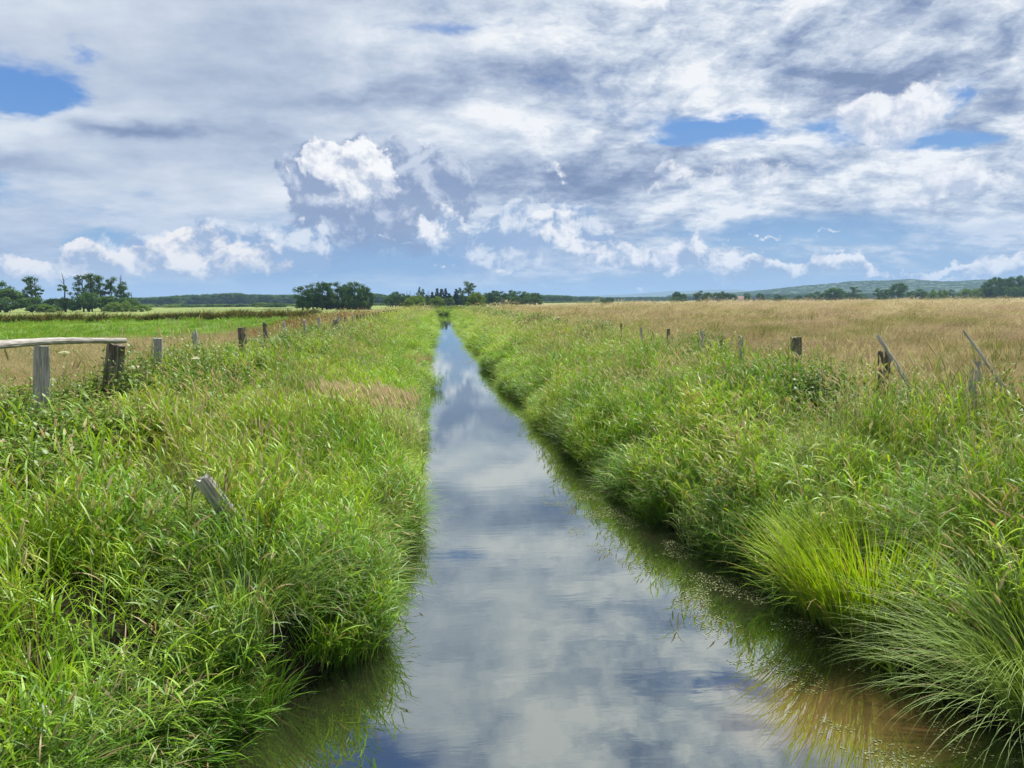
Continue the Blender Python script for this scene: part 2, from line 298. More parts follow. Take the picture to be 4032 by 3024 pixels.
# ------------------------------------------------------------------ grasses and herbs
class Tuft:
    """gathers leaf strips; every vertex keeps (random, height along the strip, part)"""
    def __init__(s): s.v = []; s.f = []; s.a = []; s.mi = []
    def strip(s, pts, wid, side, r, part=0.0, mi=0):
        n0 = len(s.v); n = len(pts)
        for i, (q, w) in enumerate(zip(pts, wid)):
            t_ = i / (n - 1)
            if i == n - 1:
                s.v.append(q); s.a.append((r, t_, part, 1))
            else:
                s.v.append(q - side * w / 2); s.v.append(q + side * w / 2); s.a += [(r, t_, part, 1)] * 2
        for i in range(n - 2):
            b = n0 + 2 * i; s.f.append((b, b + 1, b + 3, b + 2)); s.mi.append(mi)
        b = n0 + 2 * (n - 2); s.f.append((b, b + 1, b + 2)); s.mi.append(mi)
    def blade(s, base, az, L, w, lean, droop, n=5, part=0.0, mi=0, w0=.6, twist=0.0):
        """lean: angle from vertical at the foot; droop: added angle by the tip"""
        pts = [np.array(base, float)]; d2 = np.array([math.cos(az), math.sin(az), 0.0]); up = np.array([0, 0, 1.0])
        for i in range(n):
            th = lean + droop * ((i + .5) / n) ** 1.4
            pts.append(pts[-1] + (d2 * math.sin(th) + up * math.cos(th)) * L / n)
        a2 = az + math.pi / 2 + twist; side = np.array([math.cos(a2), math.sin(a2), math.sin(twist) * .5])
        wid = [w * (w0 + (1 - w0) * min(1, i / n * 3)) * (1 - max(0, i / n - .45) / .62) for i in range(n + 1)]
        s.strip(pts, wid, side, rnd.random(), part, mi)
        return pts
    def head(s, q, az, th, L, w, mi, r, k=3):
        """a seed panicle: crossed spindles with a few short side sprays"""
        d = np.array([math.cos(az) * math.sin(th), math.sin(az) * math.sin(th), math.cos(th)])
        for j in range(k):
            a = az + j * math.pi / k; side = np.array([math.cos(a + 1.57), math.sin(a + 1.57), 0])
            s.strip([q, q + d * L * .3, q + d * L * .65, q + d * L], [w * .35, w, w * .7, 0], side, r, 1.0, mi)
    def obj(s, name, mats):
        o = mesh_obj(name, s.v, s.f, mats, link=False)
        at = o.data.color_attributes.new('leaf', 'FLOAT_COLOR', 'POINT'); at.data.foreach_set('color', np.array(s.a, dtype=np.float32).ravel())
        o.data.polygons.foreach_set('material_index', s.mi); o.data.polygons.foreach_set('use_smooth', [True] * len(s.f))
        return o
def leaf_mat(name, ramp, dry=(.34, .25, .12), dryamt=.12, trans=.34, gloss=.05, vary=(.5, .5), patch=None, foot=None, tt=(1.12, 1.1, .62)):
    """ramp: three leaf colours picked by plant and blade"""
    m, t, out = material(name)
    a = t.n.new('ShaderNodeAttribute'); a.attribute_name = 'leaf'; r, h, part = t.sep(a.outputs['Color'])
    ti = t.n.new('ShaderNodeAttribute'); ti.attribute_type = 'INSTANCER'; ti.attribute_name = 'tint'
    p = geo_pos(t); pn = t.noise(t.v('MULTIPLY', p, (1, .6, 0)), .45, 3, .6)
    f = t.m('ADD', t.m('MULTIPLY', r, .35), t.m('ADD', t.m('MULTIPLY', ti.outputs['Fac'], .4), t.m('MULTIPLY', t.m('SUBTRACT', pn, .25), .55)))
    col = t.cramp(f, [(.12, ramp[0]), (.5, ramp[1]), (.88, ramp[2])])
    dm = t.m('GREATER_THAN', t.m('FRACT', t.m('MULTIPLY', r, 7.31)), 1 - dryamt)
    col = t.mix(dm, col, dry)
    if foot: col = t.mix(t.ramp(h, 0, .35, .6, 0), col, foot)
    df = t.n.new('ShaderNodeBsdfDiffuse'); t.put(df.inputs[0], col)
    tr = t.n.new('ShaderNodeBsdfTranslucent'); t.put(tr.inputs[0], t.mix(1.0, col, tt, 'MULTIPLY'))
    mx = t.n.new('ShaderNodeMixShader'); mx.inputs[0].default_value = trans
    t.l.new(df.outputs[0], mx.inputs[1]); t.l.new(tr.outputs[0], mx.inputs[2]); sh = mx.outputs[0]
    if gloss:
        gl = t.n.new('ShaderNodeBsdfGlossy'); gl.inputs['Roughness'].default_value = .5; t.put(gl.inputs[0], (.9, .95, 1))
        m2 = t.n.new('ShaderNodeMixShader'); m2.inputs[0].default_value = gloss
        t.l.new(sh, m2.inputs[1]); t.l.new(gl.outputs[0], m2.inputs[2]); sh = m2.outputs[0]
    t.l.new(sh, out.inputs[0]); return m
G = 1.0
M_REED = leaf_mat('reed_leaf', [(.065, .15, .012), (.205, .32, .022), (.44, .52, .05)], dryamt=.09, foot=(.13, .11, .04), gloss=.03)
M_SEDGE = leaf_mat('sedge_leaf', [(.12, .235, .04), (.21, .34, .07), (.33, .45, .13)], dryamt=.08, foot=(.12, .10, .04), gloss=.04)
M_LUSH = leaf_mat('lush_leaf', [(.07, .20, .012), (.20, .38, .018), (.40, .56, .03)], dryamt=.04, gloss=.03)
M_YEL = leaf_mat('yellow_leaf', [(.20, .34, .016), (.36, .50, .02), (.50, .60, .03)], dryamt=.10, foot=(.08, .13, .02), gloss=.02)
M_NET = leaf_mat('nettle_leaf', [(.06, .13, .018), (.11, .195, .024), (.20, .28, .035)], dryamt=.05, trans=.3, gloss=.03)
M_SEED = leaf_mat('seed_head', [(.52, .42, .22), (.64, .54, .30), (.74, .66, .41)], dryamt=0, trans=.35, gloss=0, tt=(1, 1, .92))
M_DRY = leaf_mat('dry_grass', [(.31, .25, .135), (.45, .375, .21), (.60, .51, .31)], dry=(.16, .19, .05), dryamt=.05, trans=.3, gloss=0, tt=(1, 1, .92))
M_DRYG = leaf_mat('dry_green_grass', [(.17, .18, .06), (.27, .255, .09), (.40, .35, .15)], dry=(.14, .2, .04), dryamt=.3, trans=.3, gloss=0, tt=(1, 1, .92))
M_PINK = leaf_mat('reddish_grass', [(.25, .18, .115), (.35, .265, .17), (.47, .375, .24)], dry=(.16, .15, .06), dryamt=.1, trans=.3, gloss=0, tt=(1, 1, .92))
M_MEAD = leaf_mat('meadow_leaf', [(.10, .20, .018), (.15, .27, .024), (.23, .34, .04)], dryamt=.04, gloss=.02)
M_DOCK = leaf_mat('dock_brown', [(.17, .085, .05), (.25, .14, .08), (.36, .24, .14)], dryamt=.1, trans=.2, gloss=0)
M_WHITE = leaf_mat('umbel_white', [(.75, .76, .66)] * 3, dryamt=0, trans=.3, gloss=0)
TAU = 6.2832
def disc(rad):
    r = rad * math.sqrt(rnd.random()); a = rnd.random() * TAU; return r * math.cos(a), r * math.sin(a), a
def t_reed(n=19, rad=.28, H=(.6, 1.0), heads=.18, mat=None, lw=(.007, .013)):
    T = Tuft()
    for _ in range(n):
        x, y, a = disc(rad); h = rnd.uniform(*H); ln = rnd.uniform(.02, .25); az = a + rnd.uniform(-1, 1); dr = rnd.uniform(.05, .35)
        st = T.blade((x, y, -.08), az, h, .005, ln, dr, 5, .5)
        k = rnd.randint(6, 9)
        for j in range(k):
            f = (j + rnd.random()) / k * .9 + .1; i = min(4, int(f * 5)); q = st[i] + (st[i + 1] - st[i]) * (f * 5 - i)
            T.blade(q, rnd.random() * TAU, rnd.uniform(.18, .36) * (1.1 - .3 * f), rnd.uniform(*lw), rnd.uniform(.3, .8), rnd.uniform(.5, 1.5), 4, f * .5, 0, .5, rnd.uniform(-.5, .5))
        if rnd.random() < heads:
            T.head(st[-1] - np.array([0, 0, .02]), az, ln + dr, rnd.uniform(.1, .17), rnd.uniform(.014, .024), 1, rnd.random())
    return T.obj('reed_tuft', [mat or M_REED, M_SEED])
def t_arch(n=130, rad=.16, L=(.55, 1.0), w=(.004, .008), lean=(.1, .7), droop=(.6, 1.9), mat=None, heads=2, seg=6):
    T = Tuft()
    for _ in range(n):
        x, y, a = disc(rad)
        T.blade((x, y, -.06), a + rnd.uniform(-.6, .6), rnd.uniform(*L), rnd.uniform(*w), rnd.uniform(*lean) * (.4 + .6 * math.hypot(x, y) / rad), rnd.uniform(*droop), seg, .3, 0, .7)
    for _ in range(heads):
        x, y, a = disc(rad); ln = rnd.uniform(.1, .4); dr = rnd.uniform(.2, .6)
        st = T.blade((x, y, 0), a, rnd.uniform(L[0] * 1.1, L[1] * 1.15), .004, ln, dr, 5, .5)
        T.head(st[-2], a, ln + dr + .1, rnd.uniform(.1, .18), rnd.uniform(.014, .022), 1, rnd.random())
    return T.obj('sedge_tuft', [mat or M_SEDGE, M_SEED])
def t_heads(n=10, rad=.3, H=(.9, 1.25), mat=None, fat=1.0):
    T = Tuft()
    for _ in range(n):
        x, y, a = disc(rad); az = rnd.uniform(2.2, 4.0); ln = rnd.uniform(.02, .25); dr = rnd.uniform(.1, .5)
        st = T.blade((x, y, 0), az, rnd.uniform(*H), .0045, ln, dr, 5, .5, 1)
        T.head(st[-1], az, ln + dr + .15, rnd.uniform(.10, .19), rnd.uniform(.016, .030) * fat, 1, rnd.random())
        for j in range(3):
            T.blade(st[1 + j], rnd.random() * TAU, rnd.uniform(.15, .3), .01, .6, 1.1, 3, .3, 0, .5)
    return T.obj('seed_tuft', [mat or M_REED, M_SEED])
def t_nettle(n=11, rad=.3, H=(.5, .9), s=1.0, mat=None):
    T = Tuft()
    for _ in range(n):
        x, y, a = disc(rad); h = rnd.uniform(*H); az = rnd.random() * TAU
        st = T.blade((x, y, -.05), az, h, .008, rnd.uniform(0, .2), .15, 4, .2)
        k = int(h / .07)
        for j in range(k):
            f = (j + .6) / k; i = min(3, int(f * 4)); q = st[i] + (st[i + 1] - st[i]) * (f * 4 - i)
            L = rnd.uniform(.07, .12) * s * (1.15 - .65 * f)
            for u in (0, math.pi):
                T.blade(q, j * 1.57 + u + az + rnd.uniform(-.3, .3), L, L * .55, rnd.uniform(.8, 1.3), rnd.uniform(.3, .8), 3, f, 0, .35)
    return T.obj('nettle_tuft', [mat or M_NET])
def t_fine(n=120, rad=.34, H=(.35, .7), w=.0030, mat=None, lean=(0, .35), droop=(.1, .9), heads=.55):
    T = Tuft()
    for _ in range(n):
        x, y, a = disc(rad); az = a + rnd.uniform(-1.5, 1.5); ln = rnd.uniform(*lean); dr = rnd.uniform(*droop)
        st = T.blade((x, y, -.04), az, rnd.uniform(*H), rnd.uniform(.7, 1.5) * w, ln, dr, 4, .3)
        if rnd.random() < heads: T.head(st[-2], az, ln + dr, rnd.uniform(.06, .13), w * rnd.uniform(1.6, 3.4), 0, rnd.random(), 2)
    return T.obj('fine_tuft', [mat or M_DRY])
def t_lush(n=95, rad=.25, L=(.3, .68), w=(.006, .012), mat=None, droop=(.3, 1.3)):
    T = Tuft()
    for _ in range(n):
        x, y, a = disc(rad)
        T.blade((x, y, -.05), a + rnd.uniform(-1.2, 1.2), rnd.uniform(*L), rnd.uniform(*w), rnd.uniform(.02, .45), rnd.uniform(*droop), 5, .3, 0, .7, rnd.uniform(-.4, .4))
    return T.obj('lush_tuft', [mat or M_LUSH])
V_REED = [t_reed() for _ in range(4)] + [t_reed(13, .3, (.5, .8), .05) for _ in range(2)]
V_LUSH = [t_lush() for _ in range(3)] + [t_reed(18, .26, (.4, .75), 0, M_LUSH, (.009, .015)) for _ in range(3)]
V_SEDGE = [t_arch() for _ in range(3)]
V_HEAD = [t_heads() for _ in range(4)]
V_NET = [t_nettle(s=1.25) for _ in range(3)]
V_DRY = [t_fine() for _ in range(3)]
V_DRYG = [t_fine(mat=M_DRYG) for _ in range(2)]
V_PINK = [t_fine(mat=M_PINK) for _ in range(2)]
V_MEAD = [t_lush(90, .4, (.14, .34), (.007, .013), M_MEAD) for _ in range(3)]
V_BROAD = [t_reed(12, .3, (.55, .95), .08, M_LUSH, (.014, .024)) for _ in range(3)] + [t_reed(12, .3, (.55, .95), .1, M_REED, (.013, .022)) for _ in range(2)]
V_RUST = [t_fine(30, .3, (.5, .95), .006, M_DOCK, heads=1.0)]
ALL = {}
def scatter(name, label, variants, P, rot, scl, idx, tint):
    """one object: points that carry their own turn, size and plant, instanced by geometry nodes"""
    me = bpy.data.meshes.new(name); n = len(P)
    me.vertices.add(n); me.vertices.foreach_set('co', np.asarray(P, np.float32).ravel())
    for nm, ty, dt in (('rot', 'FLOAT_VECTOR', rot), ('scl', 'FLOAT_VECTOR', scl)):
        a = me.attributes.new(nm, ty, 'POINT'); a.data.foreach_set('vector', np.asarray(dt, np.float32).ravel())
    a = me.attributes.new('idx', 'INT', 'POINT'); a.data.foreach_set('value', np.asarray(idx, np.int32))
    a = me.attributes.new('tint', 'FLOAT', 'POINT'); a.data.foreach_set('value', np.asarray(tint, np.float32))
    o = bpy.data.objects.new(name, me); SC.collection.objects.link(o)
    ng = bpy.data.node_groups.new(name, 'GeometryNodeTree'); ng.interface.new_socket('Geometry', in_out='INPUT', socket_type='NodeSocketGeometry')
    ng.interface.new_socket('Geometry', in_out='OUTPUT', socket_type='NodeSocketGeometry')
    N = ng.nodes; Lk = ng.links; gi = N.new('NodeGroupInput'); gout = N.new('NodeGroupOutput')
    ga = N.new('GeometryNodeGeometryToInstance')
    for v in reversed(variants):
        oi = N.new('GeometryNodeObjectInfo'); oi.inputs['Object'].default_value = v; oi.inputs['As Instance'].default_value = False
        Lk.new(oi.outputs['Geometry'], ga.inputs[0])
    mp = N.new('GeometryNodeMeshToPoints'); Lk.new(gi.outputs[0], mp.inputs[0])
    ip = N.new('GeometryNodeInstanceOnPoints'); Lk.new(mp.outputs[0], ip.inputs['Points']); Lk.new(ga.outputs[0], ip.inputs['Instance'])
    ip.inputs['Pick Instance'].default_value = True
    for nm, ty, sock in (('rot', 'FLOAT_VECTOR', 'Rotation'), ('scl', 'FLOAT_VECTOR', 'Scale'), ('idx', 'INT', 'Instance Index')):
        na = N.new('GeometryNodeInputNamedAttribute'); na.data_type = ty; na.inputs['Name'].default_value = nm
        Lk.new(na.outputs['Attribute'], ip.inputs[sock])
    Lk.new(ip.outputs[0], gout.inputs[0])
    md = o.modifiers.new('scatter', 'NODES'); md.node_group = ng
    tag(o, label, None, None, 'stuff'); return o
def candidates(dmin, dmax, rho0, x0=-1e9, x1=1e9, y0=1.0, s0=24.0, smax=9.0, amin=-37, amax=47, p=2.0):
    """random points over the wedge in front of the bridge; thinner and broader with distance.
    azimuth from +Y, a few degrees and metres wider than the picture on either side"""
    out = []
    edges = [dmin]
    while edges[-1] < dmax: edges.append(min(dmax, edges[-1] * 1.18 + .5))
    for a, b in zip(edges[:-1], edges[1:]):
        s = np.clip((a + b) / 2 / s0, 1, smax); area = math.radians(amax - amin + (24 if a < 14 else 0)) / 2 * (b * b - a * a)
        n = int(area * rho0 / s ** p) + 1
        r = np.sqrt(rng.uniform(a * a, b * b, n)); ex = 12.0 if a < 14 else 0.0; th = np.radians(rng.uniform(amin - ex, amax + ex, n))
        out.append(np.stack([r * np.sin(th), r * np.cos(th), np.full(n, s)], 1))
    c = np.concatenate(out)
    c = c[(c[:, 0] > x0) & (c[:, 0] < x1) & (c[:, 1] > y0)]
    return c
def side_of(c):
    x, y = c[:, 0], c[:, 1]; return XL(y) - x, x - XR(y)      # metres outside the left / right water's edge
def layer(name, label, variants, c, hs=1.0, hv=.25, lean=.12, wind=.08, water_lean=0.0, hmac=.35, wpow=1.0, seed=1, fence=True):
    x, y, s = c[:, 0], c[:, 1], c[:, 2]; n = len(x); z = ground(x, y)
    sl, sr_ = side_of(c)
    mac = 1 + (fbm(x, y, 1.25, 20 + (seed if seed > 5 else 1), 2) - .5) * 2.3 * hmac
    edge = np.minimum(np.where(sl > 0, sl, 9), np.where(sr_ > 0, sr_, 9))
    lx = rng.normal(0, lean, n) - 0.0; ly = rng.normal(0, lean, n) - wind
    k = water_lean * np.exp(-edge / .5); ly = ly + np.where(sl > 0, k, -k)          # rotation about Y tips +X when positive
    h = hs * mac * rng.uniform(1 - hv, 1 + hv, n) * (1 - .12 * np.exp(-edge / .4))
    if fence: h = h * (1 + np.where(sr_ > 0, .14, .05) * np.clip((edge - 2) / 2.5, 0, 1))
    w = s ** wpow * rng.uniform(.85, 1.2, n)
    h = h * (1 - .35 * np.exp(-edge / .8) * np.clip((y - 14) / 12, 0, 1)) * (1 - .3 * np.clip((y - 50) / 80, 0, 1) * (edge < 3))
    if not fence: h = h * (1 - .45 * np.clip((y - 150) / 150, 0, 1))
    h = h * (1 + .14 * np.clip((-x - 3.8) / 1.2, 0, 1) * (x > -6.5) * fence)
    rz = rng.uniform(0, TAU, n)
    rot = []
    for a, b, c_ in zip(lx, ly, rz):
        e = (Matrix.Rotation(b, 3, 'Y') @ Matrix.Rotation(a, 3, 'X') @ Matrix.Rotation(c_, 3, 'Z')).to_euler(); rot.append((e.x, e.y, e.z))
    tint = np.clip(fbm(x, y, 1.3, 40 + seed, 2) * 2.4 - .7 + rng.normal(0, .12, n), 0, 1)
    print(name, n)
    return scatter(name, label, variants, np.stack([x, y, z], 1), rot, np.stack([w, w, h * np.clip(s, 1, 1.25) ** .3], 1), rng.integers(0, len(variants), n), tint)
SPOTS = [(4.1, 7.1, .62), (4.6, 5.2, .5), (4.9, 6.3, .4), (-1.75, 6.7, .5), (-1.9, 16.8, .7)]      # single tussocks keep their own ground
def clear(c):
    for a, b, r in SPOTS: c = c[np.hypot(c[:, 0] - a, c[:, 1] - b) > r]
    return c
def keep(c, mask): return c[mask]
def ridge(c, sc, seed, lo, hi):
    v = fbm(c[:, 0], c[:, 1], sc, seed, 3); return rng.random(len(c)) < np.clip((v - lo) / (hi - lo), 0, 1)
# the two banks
c = clear(candidates(1.5, 270, 15, -7, 9.5, .8, smax=2.4)); sl, sr_ = side_of(c); d = np.hypot(c[:, 0], c[:, 1])
left = (sl > .02); right = (sr_ > .02)
bankL = left & (c[:, 0] > -7.1 + bend(c[:, 1]) + (fbm(c[:, 0], c[:, 1], 1.6, 52, 2) - .5) * 1.6) ; bankR = right & (c[:, 0] < 8.2 + bend(c[:, 1]))
bank = bankL | bankR
gap = fbm(c[:, 0], c[:, 1], .95, 66, 2); bank &= (gap > .36) | (rng.random(len(c)) < .30) | (d > 45)
outer = np.where(left, sl, sr_)
v = fbm(c[:, 0], c[:, 1], 2.0, 61, 3); v2 = fbm(c[:, 0], c[:, 1], 1.3, 77, 3); u = rng.random(len(c))
near_lush = (outer < 1.5) | (v2 > .62) | ((d < 9) & (v2 > .42))
isnet = bank & ((left & (outer > 2.6) & (d < 45) & (v > .33)) | (right & (outer > 3.0) & (v > .40))) & (u < np.where(outer > 3.4, .85, .65))
lush = bank & ~isnet & near_lush & (u < .75)
sedge = bank & ~isnet & ~lush & (v2 < .38) & (u < .3)
reed = bank & ~isnet & ~lush & ~sedge
layer('bank_reed_grass', 'mid green leafy reed grass covering both banks of the stream', V_REED, c[reed], .84, hmac=.5, seed=1)
layer('lush_bank_grass', 'bright green broad bladed grass overhanging the water on both banks', V_LUSH, c[lush], .98, water_lean=.30, hmac=.55, seed=2)
layer('bank_sedge', 'fine arching sedge blades among the reed grass on the banks', V_SEDGE, c[sedge], .72, water_lean=.3, seed=3)
cb = c[(bank & (d < 26) & (v2 > .36) & (u > .55) & (outer < 4.2))]
layer('broad_leaf_grass', 'broad leaved reed grass nearest to the viewer on both banks', V_BROAD, cb, 1.0, water_lean=.25, hmac=.4, seed=21)
ce = []
for sd, fn in ((-1, XL), (1, XR)):
    yy = np.concatenate([rng.uniform(3, 14, 420), rng.uniform(14, 40, 520), rng.uniform(40, 120, 420)]); xx = fn(yy) + sd * (rng.uniform(-.04, .30, len(yy)))
    ce.append(np.stack([xx, yy, np.clip(yy / 24, 1, 3)], 1))
ce = clear(np.concatenate(ce)); ce = ce[(fbm(ce[:, 0], ce[:, 1], .9, 15, 3) > .40) | (ce[:, 0] < 1)]
layer('edge_grass', 'grass fringe hanging over the water line of both banks', V_LUSH + V_SEDGE[:1] + V_REED[4:], ce, .85, water_lean=.34, hmac=.5, seed=12)
layer('nettles', 'dark green nettles with toothed leaves along both fence lines', V_NET, c[isnet], 1.02, wind=.0, hmac=.35, seed=4)
c = clear(candidates(1.5, 200, 4.2, -6.5, 9, .8)); sl, sr_ = side_of(c); v = fbm(c[:, 0], c[:, 1], 1.8, 91, 3)
o_ = np.where(sl > 0, sl, sr_)
c = c[((sl > .9) | (sr_ > .6)) & (c[:, 0] > -6.3 + bend(c[:, 1])) & (rng.random(len(c)) < np.clip((v - .32) * 3.2, 0, 1) * np.where(sr_ > 0, .75, .36))]
layer('seed_head_grass', 'tan seed heads of grass standing above both green banks', V_HEAD, c, .85, wind=.16, seed=5)
# dry fields
def mead(x, y): return -11.5 - 17 / (1 + np.exp((y - 40) / 3.5)) + (fbm(x, y, 7, 12) - .5) * 5
c = candidates(4, 620, 8.5, -400, 500, 2, s0=20, smax=14); sl, sr_ = side_of(c); x, y = c[:, 0], c[:, 1]
tanL = (x < -6.0) & (x > mead(x, y)) & (y < 230)
tanR = (x > 7.2 + np.maximum(bend(y), -5) + np.clip((y - 150) * .12, 0, 30)) & (y < 420 - x * .25 + (fbm(x, y, 60, 3) - .5) * 130) & (y < 205 + np.maximum(x, 0) * 1.25 + (fbm(x, y, 25, 3) - .5) * 50)
tr = (x < 1) & (sl > 2.4) & (x > -6.4) & (y > 9) & (rng.random(len(c)) < np.clip((y - 8) / 40, .1, .6))
v = fbm(x, y * .6, 9, 33, 4) * .5 + fbm(x, y, 2.2, 35, 3) * .5; u = rng.random(len(c))
A_ = (tanL | tanR)
pk = A_ & (v > .56) & (u < .85); gr = A_ & ~pk & (((v < .42) & (x > 0)) | (v < .32) | ((u < .06) & (x > 0))); dr = A_ & ~pk & ~gr | tr
layer('dry_field_grass', 'straw coloured fine grass over the right field and beyond the left fence', V_DRY, c[dr], .70, hmac=.16, seed=6, fence=False)
layer('reddish_field_grass', 'reddish brown fine grass in patches of the right field', V_PINK, c[pk], .70, hmac=.2, seed=7, fence=False)
layer('olive_field_grass', 'olive green grass tufts scattered over the dry fields', V_DRYG, c[gr], .74, hmac=.35, seed=8, fence=False)
M_FTUS = leaf_mat('field_tussock', [(.07, .10, .025), (.13, .155, .04), (.22, .21, .08)], dryamt=.2, trans=.25, gloss=0)
c = candidates(12, 260, .10, 8, 300, 6, s0=60, smax=3); c = c[(fbm(c[:, 0], c[:, 1], 12, 71, 3) > .44)]; c[:, 2] = rng.uniform(.9, 2.4, len(c))
layer('field_tussocks', 'low olive tussocks dotted over the tan field on the right', [t_lush(120, .4, (.45, .8), (.006, .012), M_FTUS)], c, 1.05, hmac=.3, seed=31, fence=False)
# the green meadow on the left and pale grass beyond
c = candidates(14, 135, 4.0, -200, -8, 5, s0=22, smax=4); x, y = c[:, 0], c[:, 1]
mk = x < mead(x, y) + 1
layer('meadow_grass', 'short vivid green grass of the meadow on the left', V_MEAD, c[mk], 1.0, hmac=.3, seed=9, fence=False)
# dark rushes along the ditch that crosses the meadow
def band(x0, x1, y0, y1, n, h):
    f = rng.random(n); x = x0 + (x1 - x0) * f; y = y0 + (y1 - y0) * f + rng.normal(0, .8, n); return np.stack([x, y, np.full(n, h)], 1)
M_RUSH = leaf_mat('ditch_rush', [(.03, .065, .012), (.055, .09, .018), (.09, .10, .028)], dryamt=.2, trans=.2, gloss=0)
c = np.concatenate([band(-78, -44, 98, 98, 520, 3.4), band(-42, -19, 97, 106, 360, 3.2), band(-40, -26, 150, 165, 60, 3)])
c = c[fbm(c[:, 0], c[:, 1], 2.2, 5, 2) > .34]
layer('ditch_rushes', 'dark rushes along the ditch across the left meadow', [t_lush(90, .4, (.4, .8), (.01, .02), M_RUSH)], c, 1.25, hmac=.5, seed=10, fence=False)
c = candidates(38, 150, 4.5, -30, -6.2, 34, s0=22, smax=6); c = c[(c[:, 0] > -9 - c[:, 1] * .06) & (fbm(c[:, 0], c[:, 1], 5, 8) > .42)]
layer('rusty_docks', 'rust brown dock seed stalks behind the left fence', V_RUST, c, 1.0, seed=11)
# ------------------------------------------------------------------ weathered timber
def wood_mat(name, a, b, c, moss=0.0):
    m, t, out = material(name)
    tc = t.n.new('ShaderNodeTexCoord').outputs['Object']
    g = t.noise(t.v('MULTIPLY', tc, (46, 46, 3.2)), 1, 6, .65, .4); g2 = t.noise(t.v('MULTIPLY', tc, (14, 14, 2)), 1, 3, .6); g3 = t.noise(tc, 6, 4, .6)
    col = t.cramp(t.m('ADD', t.m('MULTIPLY', g, .65), t.m('MULTIPLY', g2, .35)), [(.30, a), (.47, b), (.62, c)])
    if moss: col = t.mix(t.ramp(g3, .5, .62, 0, moss), col, (.07, .085, .025))
    principled(t, out, col, .9, g, .9, .012, .15); return m
W_GREY = wood_mat('weathered_wood', (.10, .095, .085), (.29, .275, .25), (.52, .50, .46))
W_DARK = wood_mat('dark_wood', (.030, .025, .020), (.12, .10, .08), (.30, .265, .225), .3)
W_PALE = wood_mat('pale_wood', (.14, .13, .115), (.34, .325, .295), (.54, .52, .485))
W_RAIL = wood_mat('rail_wood', (.07, .065, .055), (.27, .255, .23), (.47, .455, .42))
W_MOSS = wood_mat('mossy_wood', (.05, .045, .02), (.15, .14, .07), (.28, .26, .15), .7)
def timber(name, L, r0, r1, mat, parent=None, seg=14, rings=9, rough=.12, cleft=.0, top='ragged', flat=1.0, bow=0.0, seed=0):
    """a split or round post along +Z from 0 to L with checks, a worn top and an uneven girth"""
    q = random.Random(seed); vs = []; fs_ = []
    ph = [q.uniform(0, TAU) for _ in range(4)]
    for i in range(rings + 1):
        f = i / rings; r = r0 + (r1 - r0) * f
        for j in range(seg):
            a = TAU * j / seg
            k = 1 + rough * (.6 * math.sin(2 * a + ph[0]) + .5 * math.sin(3 * a + ph[1] + f) + .35 * math.sin(5 * a + ph[2] - f * 2)) + q.uniform(-.035, .035)
            if cleft and (j % 5 == 2): k *= 1 - cleft * (.5 + .5 * f)
            z = L * f
            if i == rings:
                z += {'flat': q.uniform(-.004, .004), 'ragged': q.uniform(-.03, .025) + .03 * math.sin(a + ph[3]), 'broken': q.uniform(-.09, .06) + .10 * math.sin(a + ph[3])}[top]
            if i == rings and top == 'flat': k *= .97
            vs.append((r * k * math.cos(a) + bow * math.sin(f * 3.1), r * k * math.sin(a) * flat, z))
    for i in range(rings):
        for j in range(seg): fs_.append((i * seg + j, i * seg + (j + 1) % seg, (i + 1) * seg + (j + 1) % seg, (i + 1) * seg + j))
    n = len(vs); zt = sum(v[2] for v in vs[-seg:]) / seg
    for k in (.55,):
        for j in range(seg):
            v = vs[rings * seg + j]; vs.append((v[0] * k, v[1] * k, zt + (v[2] - zt) * .5 - (.012 if top != 'flat' else -.001)))
    for j in range(seg): fs_.append((rings * seg + j, rings * seg + (j + 1) % seg, n + (j + 1) % seg, n + j))
    vs.append((0, 0, zt - (.02 if top != 'flat' else 0))); c_ = len(vs) - 1
    for j in range(seg): fs_.append((n + j, n + (j + 1) % seg, c_))
    fs_.append(tuple(range(seg - 1, -1, -1)))
    return mesh_obj(name, vs, fs_, mat, parent)
def at_px(px, Y):
    """where the sight line through a photo column crosses a given distance along the stream"""
    d = ray(px, 1300); return d.x / d.y * Y
def z_of(px, py, Y):
    d = ray(px, py); return CAM.z + d.z / d.y * Y
LEFT_POSTS = [  # photo column, top row, width px, distance, wood, top, lean (deg, + to the right), label
 (758, 1310, 24, 18.5, W_GREY, 'broken', -9, 'thin splintered silver grey fence post leaning left between two thicker posts'),
 (952, 1288, 32, 23, W_DARK, 'flat', -2, 'thick dark brown post with a sawn top in the left fence line'),
 (1041, 1274, 17, 26, W_DARK, 'ragged', -4, 'slim nearly black post with a pale top on the left fence'),
 (1118, 1270, 11, 29, W_PALE, 'broken', -6, 'narrow pale stake leaning in front of tan grass on the left'),
 (1200, 1257, 9, 33, W_GREY, 'ragged', 0, 'small grey stake half hidden by nettles on the left fence'),
 (1257, 1250, 11, 37, W_PALE, 'ragged', 1, 'light grey post next to the short dark stump'),
 (1320, 1258, 20, 43, W_DARK, 'ragged', -3, 'short broad dark stump just left of a tall pale post'),
 (1334, 1243, 9, 44, W_PALE, 'flat', 0, 'tall thin pale post just right of the broad dark stump'),
 (1362, 1248, 11, 48, W_DARK, 'flat', -1, 'dark post between the tall pale post and the round green bush'),
 (1391, 1240, 7, 52, W_GREY, 'ragged', 0, 'thin grey stake rising out of the round green bush'),
 (1409, 1240, 10, 55, W_MOSS, 'flat', 0, 'brownish post just right of the round green bush'),
 (1422, 1239, 8, 58, W_DARK, 'flat', 1, 'first of two close dark posts past the green bush'),
 (1433, 1238, 8, 61, W_DARK, 'flat', 0, 'second of two close dark posts past the green bush')]
